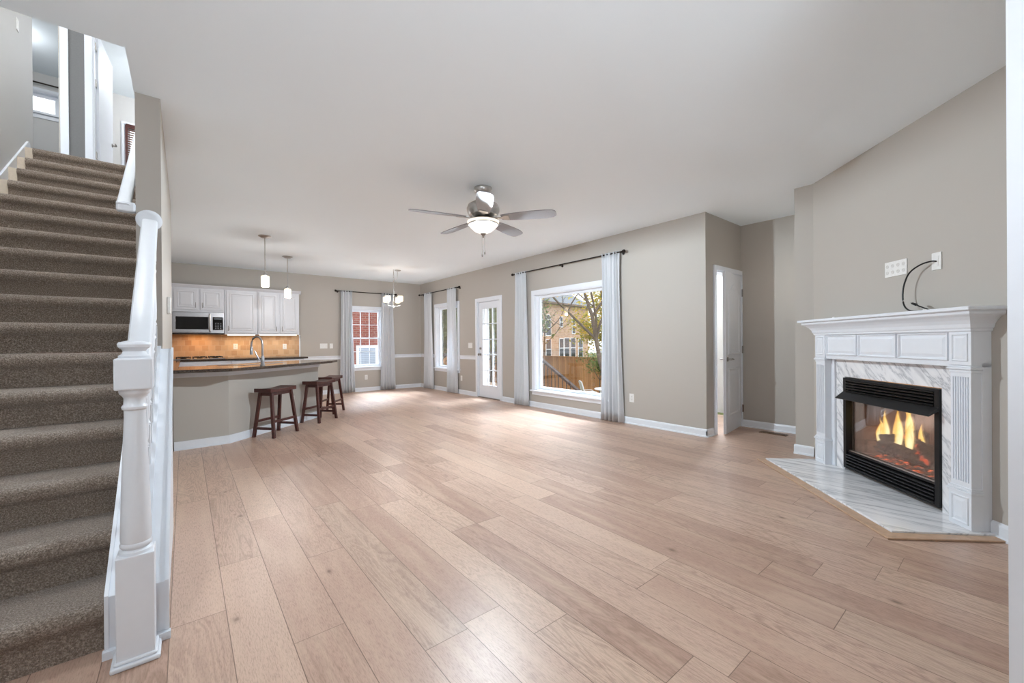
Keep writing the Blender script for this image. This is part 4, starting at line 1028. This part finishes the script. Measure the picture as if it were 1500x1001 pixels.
# firebox shell (open front)
f0, f1, g0_, g1_, zb, zt, dp = q0+.03, q1-.03, q0+.16, q1-.16, .19, .70, -.40
bm = B(); t = .02
def quadwall(p, q, z0, z1, th):
    p, q = Vector((*p, 0)), Vector((*q, 0)); n = Vector((-(q-p).y, (q-p).x, 0)).normalized()*th
    pts = [p, q, q+n, p+n]; prism(bm, [(v.x, v.y) for v in pts], z0, z1, T=F)
quadwall((f0, -.021), (g0_, dp), zb, zt, -t); quadwall((g0_, dp), (g1_, dp), zb, zt, -t); quadwall((g1_, dp), (f1, -.021), zb, zt, -t)
prism(bm, [(f0-.03, -.021), (f1+.03, -.021), (g1_+.03, dp-.02), (g0_-.03, dp-.02)], zb-.02, zb, T=F); link('firebox', bm, 'firebrick', root)
bm = B(); prism(bm, [(f0-.03, -.021), (f1+.03, -.021), (g1_+.03, dp-.02), (g0_-.03, dp-.02)], zt, zt+.02, T=F); link('firebox_lid', bm, 'black', root)
# mesh screens gathered at both ends
for a, b in ((f0+.01, f0+.10), (f1-.10, f1-.01)):
    bm = B(); k = 0; u = a
    while u < b: tube(bm, [F((u, -.012+.006*math.sin(k*1.3), zb+.005)), F((u, -.012+.006*math.sin(k*1.3), zt-.01))], .0011, 4); u += .0075; k += 1
    link('mesh_screen', bm, 'black', root)
# grate, embers, logs, fire
root = thing('fire_grate', 'black iron grate carrying the burning logs', 'grate', F((3.45, -.2, zb)))
for i in range(7):
    u = 3.18+i*.09; link('grate_bar', tube(B(), [F((u, -.07, zb+.09)), F((u, -.09, zb+.05)), F((u, -.30, zb+.05)), F((u, -.31, zb+.10))], .007, 6), 'black', root, True)
bm = B()
for n_ in (-.12, -.27): tube(bm, [F((3.15, n_, zb+.04)), F((3.75, n_, zb+.04))], .007, 6)
for u in (3.2, 3.7):
    for n_ in (-.12, -.27): tube(bm, [F((u, n_, zb)), F((u, n_, zb+.04))], .007, 6)
link('grate_frame', bm, 'black', root, True)
bm = B(); nx, ny = 40, 16; vs = []
for i in range(nx+1):
    r = []
    for j in range(ny+1):
        u = 3.12+.66*i/nx; n_ = -.06-.28*j/ny; e = math.sin(PI*i/nx)*math.sin(PI*j/ny)
        r.append(bm.verts.new(F((u, n_, zb+.002+e**.5*(.014+.018*noise.noise(Vector((u*30, n_*30, 0))))))))
    vs.append(r)
for i in range(nx):
    for j in range(ny): bm.faces.new((vs[i][j], vs[i+1][j], vs[i+1][j+1], vs[i][j+1]))
single('ember_bed', bm, 'ember', 'bed of glowing red embers under the logs', 'embers', kind='stuff', smooth=True)
def log(p, q, r, seed, label):
    rnd = random.Random(seed); bm = B(); p, q = Vector(p), Vector(q); n = 22; seg = 18; rings = []
    d = (q-p).normalized(); s, t = frame_of(d)
    for i in range(n+1):
        k = i/n; c = p.lerp(q, k)+s*.010*math.sin(k*5+seed)+t*.008*math.sin(k*7+seed*2); e = 1 if 0 < i < n else .8
        rings.append([bm.verts.new(F(c+(s*math.cos(2*PI*m/seg)+t*math.sin(2*PI*m/seg))*r*e*(1+.28*noise.noise(Vector((k*9+seed, math.cos(2*PI*m/seg)*1.6, math.sin(2*PI*m/seg)*1.6)))))) for m in range(seg)])
    for a, b in zip(rings, rings[1:]):
        for m in range(seg): bm.faces.new((a[m], a[(m+1) % seg], b[(m+1) % seg], b[m]))
    bm.faces.new(rings[0][::-1]); bm.faces.new(rings[-1])
    single('fire_log', bm, 'log', label, 'log', 'logs burning on the grate', smooth=True)
log((3.16, -.10, zb+.105), (3.72, -.12, zb+.10), .045, 1, 'long charred log lying across the front of the grate')
log((3.20, -.26, zb+.12), (3.74, -.24, zb+.125), .052, 2, 'thick charred log at the back of the grate')
log((3.28, -.09, zb+.15), (3.52, -.27, zb+.235), .034, 3, 'small charred log leaning across the middle of the pile')
log((3.70, -.10, zb+.155), (3.50, -.25, zb+.24), .030, 4, 'charred log leaning at the left part of the pile')
def flame_bm(bm, u, n_, z, h, w_, seed):
    rnd = random.Random(seed); N2 = 14; seg = 10; rings = []; ph = rnd.random()*6; lean = (rnd.random()-.5)*.25
    for i in range(N2+1):
        t = i/N2; rad = w_*(math.sin(PI*min(1, (t*.92+.10)))**.8)*(1-t)**.55; rad = max(rad, .0006)
        c = (u+lean*h*t*t+.16*w_*math.sin(ph+t*7)*1.8*t, n_+.3*w_*math.sin(ph*2+t*5)*t, z+h*t)
        rings.append([bm.verts.new(F((c[0]+rad*math.cos(2*PI*m/seg), c[1]+rad*.55*math.sin(2*PI*m/seg), c[2]))) for m in range(seg)])
    for a, b in zip(rings, rings[1:]):
        for m in range(seg): bm.faces.new((a[m], a[(m+1) % seg], b[(m+1) % seg], b[m]))
    bm.faces.new(rings[0][::-1]); bm.faces.new(rings[-1])
root = thing('fire', 'yellow and orange flames rising from the gas logs', 'flames', F((3.45, -.18, zb+.1)))
FL = [(3.78, .17, .036), (3.73, .12, .03), (3.68, .20, .035), (3.63, .15, .03), (3.58, .27, .045), (3.545, .33, .040), (3.51, .30, .045), (3.48, .20, .04), (3.44, .14, .03), (3.40, .19, .032), (3.36, .15, .028), (3.31, .13, .025), (3.82, .14, .032), (3.70, .24, .036), (3.655, .19, .034), (3.255, .20, .030), (3.23, .13, .026), (3.18, .10, .02)]
for i, (u, h_, w_) in enumerate(FL):
    bm = B(); flame_bm(bm, u, -.175+.035*math.sin(i*2.1), zb+.11, h_*1.25, w_*.98, i+3); link('flame_tongue', bm, 'flame', root, True, auto=180)
# wall plates over the mantel
bm = B()
root = thing('media_outlet_plate', 'wide white eight port outlet plate on the wall over the mantel', 'outlet', F((3.395, .004, 1.655)))
FB(bm, (3.295, .0005, 1.655), (3.495, .007, 1.770)); link('plate', bm, 'plate', root, bevel=.002)
for i in range(4):
    for j in range(2):
        u = 3.322+i*.049; z = 1.688+j*.048; link('port', lathe(B(), [(.014, 0), (.014, .0015), (.009, .002), (.008, .0005)], F((u, .007, z)), 16, F((0, 1, 0))-F((0, 0, 0))), plain('port_grey', srgb(214, 212, 208), .4) if i+j == 0 else bpy.data.materials['port_grey'], root, True)
root = thing('cable_plate', 'single white wall plate with the black cable coming out', 'outlet', F((3.06, .004, 1.64)))
link('plate', FB(B(), (3.025, .0005, 1.643), (3.095, .007, 1.760)), 'plate', root, bevel=.002)
bm = B(); FB(bm, (3.043, .007, 1.668), (3.077, .0095, 1.735)); link('insert', bm, 'plate', root)
root = thing('power_cable', 'black cable looping from the wall plate down to the mantel shelf', 'cable', F((3.06, .01, 1.70)))
pts = [(3.055, .008, 1.700), (3.075, .030, 1.703), (3.13, .05, 1.690), (3.20, .06, 1.650), (3.238, .065, 1.58), (3.248, .07, 1.50), (3.225, .08, 1.42), (3.17, .09, 1.378), (3.10, .095, 1.369), (3.04, .10, 1.368), (3.02, .085, 1.37)]
def smooth_pts(pts, n=6):
    P_ = [Vector(p) for p in pts]; out = []
    for i in range(len(P_)-1):
        a = P_[max(i-1, 0)]; b = P_[i]; c = P_[i+1]; d = P_[min(i+2, len(P_)-1)]
        for k in range(n):
            t = k/n; out.append(.5*((2*b)+(-a+c)*t+(2*a-5*b+4*c-d)*t*t+(-a+3*b-3*c+d)*t**3))
    return out+[P_[-1]]
link('cord', tube(B(), smooth_pts(pts), .0052, 8, T=F), 'black', root, True)
link('plug', tube(B(), [F((3.02, .085, 1.37)), F((3.10, .08, 1.40)), F((3.125, .08, 1.413))], [.0045, .0045, .005], 8), 'black', root, True)
bm = B(); tube(bm, [F((3.125, .08, 1.413)), F((3.155, .08, 1.425))], [.009, .008], 8); tube(bm, [F((3.155, .08, 1.425)), F((3.167, .08, 1.43))], .003, 6); link('connector', bm, 'black', root, True)
single('shelf_knob', lathe(B(), [(.010, 1.3625), (.011, 1.370), (.006, 1.374)], F((3.86, .15, 0)), 10), 'plate', 'small white clip lying on the mantel shelf', 'clip')
single('shelf_knob', lathe(B(), [(.010, 1.3625), (.011, 1.370), (.006, 1.374)], F((3.01, .12, 0)), 10), 'plate', 'small white clip on the mantel shelf next to the cable', 'clip')

# ================================================================== WALL PLATES
def plate(T, w_, h_, n, label, kind='switch'):
    """T maps (u, out, z)"""
    root = thing('light_switch' if kind == 'switch' else 'wall_outlet', label, 'light switch' if kind == 'switch' else 'outlet', T((0, 0, 0)))
    link('plate', box(B(), (-w_/2, .0005, -h_/2), (w_/2, .006, h_/2), T), 'plate', root, bevel=.0015)
    for i in range(n):
        u = (i-(n-1)/2)*.046
        if kind == 'switch': link('rocker', box(B(), (u-.016, .006, -.032), (u+.016, .0085, .032), T), 'plate', root, bevel=.001)
        else:
            for z in (-.02, .02): link('socket', box(B(), (u-.014, .006, z-.013), (u+.014, .0078, z+.013), T), plain('outlet_face', srgb(215, 214, 210), .4), root, bevel=.001)
EW = lambda y, z: (lambda v: Vector((XE-v[1], y+v[0], z+v[2])))
NW = lambda x, z: (lambda v: Vector((x+v[0], YN-v[1], z+v[2])))
plate(EW(7.62, 1.11), .16, .115, 3, 'white triple light switch plate beside the glazed door')
plate(EW(8.0, .36), .07, .115, 1, 'white outlet low on the wall beside the tall window curtain', 'outlet')
plate(EW(6.00, .36), .07, .115, 1, 'white outlet left of the picture window curtains', 'outlet')
plate(EW(3.44, .37), .075, .12, 1, 'white outlet low on the wall right of the picture window', 'outlet')
plate(NW(2.50, 1.12), .16, .115, 3, 'white triple light switch plate on the back wall beside the cabinets')
plate(NW(2.665, 1.12), .07, .115, 1, 'small white single switch plate beside the triple switch')
plate(NW(3.47, .34), .07, .115, 1, 'white outlet under the back wall window', 'outlet')
NT = lambda x, z: (lambda v: Vector((x+v[0], YN-.010-v[1], z+v[2])))
plate(NT(.81, 1.13), .075, .115, 1, 'white outlet on the tiles left of the faucet', 'outlet')
plate(NT(1.70, 1.12), .075, .115, 1, 'white outlet on the tiles at the right end', 'outlet')
T0 = off(P0, 1.11, .0); pnv = Vector((PN[0], PN[1], 0)); pdv = Vector((PD[0], PD[1], 0))
plate(lambda v: Vector((T0[0], T0[1], .36))+pdv*v[0]+pnv*v[1]+Vector((0, 0, v[2])), .07, .115, 1, 'white outlet on the peninsula panel between the stools', 'outlet')
plate(lambda v: Vector((-1.26+v[1], 6.15+v[0], 4.33+v[2])), .07, .115, 1, 'white switch plate high on the left stair wall')
single('thermostat', box(B(), (-.1095, 4.29, 1.425), (-.085, 4.37, 1.56)), 'plate', 'slim white thermostat on the side of the stair wall', 'thermostat', bevel=.006)
bm = B(); box(bm, (5.70, 1.78, .0005), (5.80, 2.08, .006))
for i in range(12): box(bm, (5.71, 1.795+i*.023, .006), (5.79, 1.805+i*.023, .009))
single('floor_vent', bm, plain('bronze_vent', srgb(110, 84, 62), .4, .5), 'bronze floor vent by the alcove back wall', 'floor vent')

# ================================================================== OUTSIDE
G = -1.39
struct('ground', box(B(), (XE+.16, -30, G-.1), (75, 60, G)), 'grass', 'lawn of the back yard', 'ground')
struct('ground_side', box(B(), (-6, YN+.2, G-.1), (XE+.16, 60, G)), 'grass', 'lawn between the house and the brick neighbour', 'ground')
# deck
root = thing('deck', 'raised timber deck outside the glazed door', 'deck', (6.1, 8, G))
link('deck_boards', box(B(), (XE+.16, 6.35, -.12), (7.3, 10.6, -.04)), 'deck', root)
for x in (5.3, 7.1):
    for y in (6.5, 8.5, 10.4): link('deck_post', box(B(), (x, y, G), (x+.1, y+.1, -.1205)), 'fence', root)
root = thing('porch_column', 'white square porch column outside the glazed door', 'column', (5.75, 8.2, -.04))
link('shaft', box(B(), (5.69, 8.14, .06), (5.81, 8.26, 2.9)), 'trim', root, bevel=.004); link('base', box(B(), (5.67, 8.12, -.04), (5.83, 8.28, .06)), 'trim', root, bevel=.004)
struct('trim_6', box(B(), (5.67, 7.0, 2.9), (5.83, 10.6, 3.05)), 'trim', 'white beam over the porch column', 'beam')
# stair railing from deck down into the yard
root = thing('stair_railing', 'dark stained railing descending from the deck outside the picture window', 'railing', (6.2, 6.8, -.04))
RX = 6.2; top, bot = Vector((RX, 6.80, .86)), Vector((RX, 5.36, .06))
link('railing_post', box(B(), (RX-.05, 6.78, -.039), (RX+.05, 6.88, .97)), 'darkwood', root); link('railing_post', box(B(), (RX-.05, 5.27, G), (RX+.05, 5.37, .14)), 'darkwood', root)
link('top_rail', bar(B(), top, bot, .08, .045), 'darkwood', root)
link('bottom_rail', bar(B(), top-Vector((0, 0, .78)), bot-Vector((0, 0, .78)), .04, .06), 'darkwood', root)
for i in range(1, 13):
    p = top.lerp(bot, i/13); link('railing_baluster', tube(B(), [p-Vector((0, 0, .76)), p-Vector((0, 0, .02))], .010, 6), 'black', root)
root = thing('deck_railing', 'dark deck railing seen through the glazed door', 'railing', (7.2, 9.7, -.04))
link('top_rail', box(B(), (7.16, 8.9, .86), (7.26, 10.5, .90)), 'darkwood', root)
for i in range(11): y = 8.95+i*.15; link('railing_baluster', tube(B(), [(7.21, y, -.0395), (7.21, y, .86)], .010, 6), 'black', root)
# yard posts between railing and fence (light timber)
root = thing('garden_stairs', 'timber steps leading down from the deck', 'steps', (5.9, 6.0, G))
for i in range(6): link('tread', box(B(), (5.25, 6.33-.24*(i+1), -.10-.21*(i+1)), (6.14, 6.33-.24*i, -.06-.21*(i+1))), 'deck', root)
bm = B()
for x in (5.26, 6.08): prism(bm, [(6.33, -.13), (6.33, -.40), (4.89, G), (4.75, G), (4.89, -1.32)], x, x+.05, 'x')
link('stringer', bm, 'fence', root)
# fence
root = thing('privacy_fence', 'tall cedar board privacy fence across the back yard', 'fence', (15, 12, G))
FX = 15.0; zt_ = G+1.83
link('boards', box(B(), (FX, -4, G+.03), (FX+.025, 36, zt_-.04)), 'fence', root)
link('cap_rail', box(B(), (FX-.06, -4, zt_-.04), (FX+.08, 36, zt_)), 'fence', root); link('trim_board', box(B(), (FX-.03, -4, zt_-.17), (FX-.0005, 36, zt_-.04)), 'fence', root)
for i in range(16): y = -3.5+i*2.45; link('fence_post', box(B(), (FX-.05, y, G), (FX-.0005, y+.1, zt_-.041)), 'fence', root)
# patio set
def patio_chair(x, y, a, label):
    root = thing('patio_chair', label, 'chair', (x, y, G), math.radians(a), 'white patio chairs in the yard', world=False)
    g = 'trim'
    for sy in (-1, 1):
        link('side_frame', tube(B(), smooth_pts([(.26, sy*.27, 0), (.24, sy*.27, .40), (.20, sy*.27, .62), (-.10, sy*.27, .64), (-.24, sy*.27, .62)], 4), .016, 8), g, root, True)
        link('back_post', tube(B(), [(-.28, sy*.26, 0), (-.20, sy*.26, .42), (-.36, sy*.25, 1.0)], .016, 8), g, root, True)
    bm = B(); n = 10; r = []
    for i in range(n+1):
        t = i/n
        if t < .45: k = t/.45; p = Vector((.24-.44*k, 0, .43-.03*math.sin(PI*k)))
        else: k = (t-.45)/.55; p = Vector((-.20-.16*k, 0, .43+.58*k))
        r.append([bm.verts.new((p.x, s_*.25, p.z)) for s_ in (-1, 1)])
    for a_, b_ in zip(r, r[1:]): bm.faces.new((a_[0], a_[1], b_[1], b_[0]))
    o = link('sling', bm, plain('beige_sling', srgb(206, 198, 186), .8), root, True); md = o.modifiers.new('t', 'SOLIDIFY'); md.thickness = .012
    link('top_rail', tube(B(), smooth_pts([(-.36, -.25, 1.0), (-.385, 0, 1.05), (-.36, .25, 1.0)], 4), .016, 8), g, root, True)
patio_chair(12.3, 10.5, -35, 'white patio chair with beige sling left of the round yard table')
patio_chair(13.9, 10.75, 235, 'white patio chair behind the round yard table')
root = thing('patio_table', 'round white patio table in the yard', 'table', (12.9, 9.95, G))
link('table_top', lathe(B(), [(.60, G+.70), (.62, G+.71), (.62, G+.725), (.60, G+.735)], (12.9, 9.95, 0), 40), 'trim', root)
for k in range(4):
    a = PI/4+k*PI/2; link('leg', tube(B(), [(12.9+.45*math.cos(a), 9.95+.45*math.sin(a), G), (12.9+.30*math.cos(a), 9.95+.30*math.sin(a), G+.35), (12.9+.42*math.cos(a), 9.95+.42*math.sin(a), G+.70)], .018, 8), 'trim', root, True)
# tan brick house far behind
FV = Vector((.62648, .77943, 0)); RV = Vector((.7794, -.62648, 0))
Pa, Pb = FV*47+RV*3.0, FV*56+RV*10.5
dw = (Pb-Pa).normalized(); nb = Vector((dw.y, -dw.x, 0));
if nb.dot(Pa) > 0: nb = -nb
Pl = Pa-dw*9; Lw = (Pb-Pl).length; EZ = 6.0; a0 = 9.0
def HT(v): return Pl+dw*v[0]-nb*v[1]+Vector((0, 0, v[2]))    # u along the wall, d into the house
root = thing('tan_brick_house', 'two storey tan brick house with grey hip roof behind the fence', 'house', HT((Lw/2, 0, G)))
link('walls', box(B(), (0, 0, G), (Lw, 11, EZ), HT), 'tanbrick', root)
bm = B(); e = .5; v = [bm.verts.new(HT(p)) for p in ((-e, -e, EZ), (Lw+e, -e, EZ), (Lw+e, 11+e, EZ), (-e, 11+e, EZ), (5.5, 5.5, EZ+4.6), (Lw-5.5, 5.5, EZ+4.6), (-e, -e, EZ-.25), (Lw+e, -e, EZ-.25), (Lw+e, 11+e, EZ-.25), (-e, 11+e, EZ-.25))]
for f in ((0,1,5,4), (1,2,5), (2,3,4,5), (3,0,4), (0,6,7,1), (1,7,8,2), (2,8,9,3), (3,9,6,0), (6,9,8,7)): bm.faces.new([v[i] for i in f])
link('roof', bm, 'roofing', root)
link('gutter', box(B(), (-e, -e-.12, EZ-.25), (Lw+e, -e-.001, EZ-.05), HT), plain('brown_gutter', srgb(110, 90, 76), .6), root)
def hwin(u, z0, z1, w_=.95, arch=False, shut=False):
    bm = B(); box(bm, (u-w_/2, -.06, z0), (u+w_/2, -.0005, z1), HT)
    if arch:
        N3 = 10; prism(bm, [(u+w_/2*math.cos(PI*k/N3), z1+w_/2*1.1*math.sin(PI*k/N3)) for k in range(N3+1)], -.06, -.0005, 'y', T=HT)
    fr = link('window', bm, 'trim', root)
    bm = B()
    box(bm, (u-w_/2+.09, -.075, z0+.1), (u+w_/2-.09, -.061, (z0+z1)/2-.04), HT); box(bm, (u-w_/2+.09, -.075, (z0+z1)/2+.04), (u+w_/2-.09, -.061, z1-.06), HT)
    if arch: prism(bm, [(u+(w_/2-.09)*math.cos(PI*k/N3), z1+.02+(w_/2-.09)*1.1*math.sin(PI*k/N3)) for k in range(N3+1)], -.075, -.061, 'y', T=HT)
    link('pane', bm, 'blackglass', fr)
for u in (1.2, 4.0, 6.8): hwin(u, 2.2, 4.3, 1.1)
def upos(px):   # where a view direction meets the far facade
    t = (px-750)/596.4; r = FV+RV*t; k = (Pl.x*nb.x+Pl.y*nb.y)/(r.x*nb.x+r.y*nb.y); q = r*k-Pl; return q.dot(dw)
for px, z0, z1, ww, ar in ((791, 1.9, 3.9, 1.0, 1), (803, 1.9, 3.9, 1.1, 1), (822, 3.0, 4.3, .7, 0), (840, 2.2, 4.4, .8, 0), (803, -.9, 1.5, 1.1, 0), (822, -.8, 1.6, 1.0, 0), (830, -.9, 1.7, 1.2, 0), (839, -.9, 1.7, 1.2, 0), (850, -.9, 1.6, 1.2, 0)):
    hwin(upos(px), z0, z1, ww, bool(ar))
# red brick neighbour behind the back wall
root = thing('red_brick_house', 'red brick neighbouring house filling the back wall window', 'house', (4.0, 14.5, G))
link('walls', box(B(), (-3, 14.0, G), (6.6, 22, 4.6)), 'redbrick', root)
bm = B(); box(bm, (4.50, 13.93, .02), (5.86, 13.9995, 1.10)); fr = link('window', bm, 'trim', root)
bm = B(); box(bm, (4.58, 13.915, .10), (5.13, 13.929, 1.02)); box(bm, (5.23, 13.915, .10), (5.78, 13.929, 1.02))
g = N('blinds_behind_glass'); sz = g.n('ShaderNodeSeparateXYZ', {0: g.pos()}); q = g.m_('FRACT', g.m_('MULTIPLY', sz.outputs[2], 16.0))
g.set(Base_Color=g.ramp(q, [(.1, srgb(110, 118, 132)), (.3, srgb(160, 168, 182))]), Roughness=.25); link('pane', bm, g.m, fr)
link('window_sill', box(B(), (4.42, 13.9, -.08), (5.94, 13.9995, .02)), plain('soldier_brick', srgb(176, 150, 136), .8), root)
# trees
def tree(loc, h, label, mat, seed, spread=1.0, leaves=2500, lsize=.09, trunk_r=.16, lean=(0, 0), crown=(.35, 1.0), bare=False, ll=.55):
    rnd = random.Random(seed); loc = Vector(loc); bmt = B(); tips = []
    def grow(p, d, L, r, lv):
        pts = [p]; n = 5
        for i in range(n):
            d = (d+Vector((rnd.uniform(-1, 1), rnd.uniform(-1, 1), rnd.uniform(-.3, .7)))*.16).normalized(); pts.append(pts[-1]+d*L/n)
        tube(bmt, pts, [r*(1-.45*i/n) for i in range(n+1)], 7 if lv < 2 else 4)
        if lv >= 1: tips.extend(pts[2:])
        if lv < 4:
            for k in range(3 if lv else 6):
                q = pts[rnd.randint(2 if lv else 3, n)]; a = rnd.uniform(0, 2*PI)
                nd = (d*.55+Vector((math.cos(a), math.sin(a), rnd.uniform(.0, .6)))*.8*spread).normalized(); grow(q, nd, L*rnd.uniform(.5, .72), r*.5, lv+1)
    grow(loc, Vector((lean[0], lean[1], 1)).normalized(), h*.5, trunk_r, 0)
    root = thing('tree', label, 'tree', loc)
    link('trunk', bmt, 'bark', root, True)
    if leaves:
        vs = []; fs = []
        for i in range(leaves):
            c = rnd.choice(tips)+Vector((rnd.gauss(0, 1), rnd.gauss(0, 1), rnd.gauss(0, 1)))*ll*.5
            u = Vector((rnd.gauss(0, 1), rnd.gauss(0, 1), rnd.gauss(0, 1))).normalized(); v_ = u.orthogonal().normalized(); s_ = lsize*rnd.uniform(.6, 1.3)
            k = len(vs); vs += [c-u*s_, c+v_*s_*.5, c+u*s_, c-v_*s_*.5]; fs.append((k, k+1, k+2, k+3))
        me = bpy.data.meshes.new('leaves'); me.from_pydata([tuple(x-loc) for x in vs], [], fs); me.materials.append(M[mat])
        o = bpy.data.objects.new('leaves', me); COL.objects.link(o); o.parent = root
    return root
tree((13.5, 9.95, G), 9.5, 'leaning grey trunked tree at the right of the picture window view', 'leaf', 8, .75, 2200, .06, .115, (-.20, .26), ll=.5)
tree((17.0, 13.5, G), 5.8, 'autumn tree with yellow green leaves behind the fence', 'leaf', 11, 1.0, 15000, .075, .10, ll=.7)
tree((19.5, 20.5, G), 8, 'nearly bare tree in front of the tan brick house', 'leaf', 21, 1.3, 500, .06, .08)
tree((14.35, 11.7, G), 2.2, 'low green shrub against the fence by the yard table', 'leafg', 31, 1.2, 2600, .05, .03, ll=.25)
tree((12.4, 17.2, G), 7.0, 'dense green tree seen through the right panes of the glazed door', 'leafg', 41, 1.1, 12000, .11, .14, ll=.9)
tree((9.6, 13.9, G), 4.4, 'leafy small tree seen through the glazed door behind the porch column', 'leafg', 51, 1.1, 6000, .06, .07, ll=.45)
tree((9.2, 16.6, G), 6.0, 'bushy tree seen through the tall dining corner window', 'leafg', 61, 1.1, 11000, .09, .12, ll=.8)
tree((17.6, 27, G), 9, 'large green tree far down the fence line', 'leafg', 71, 1.1, 12000, .15, .18, ll=1.2)

for o in bpy.data.objects:
    if '_w' in o: del o['_w']
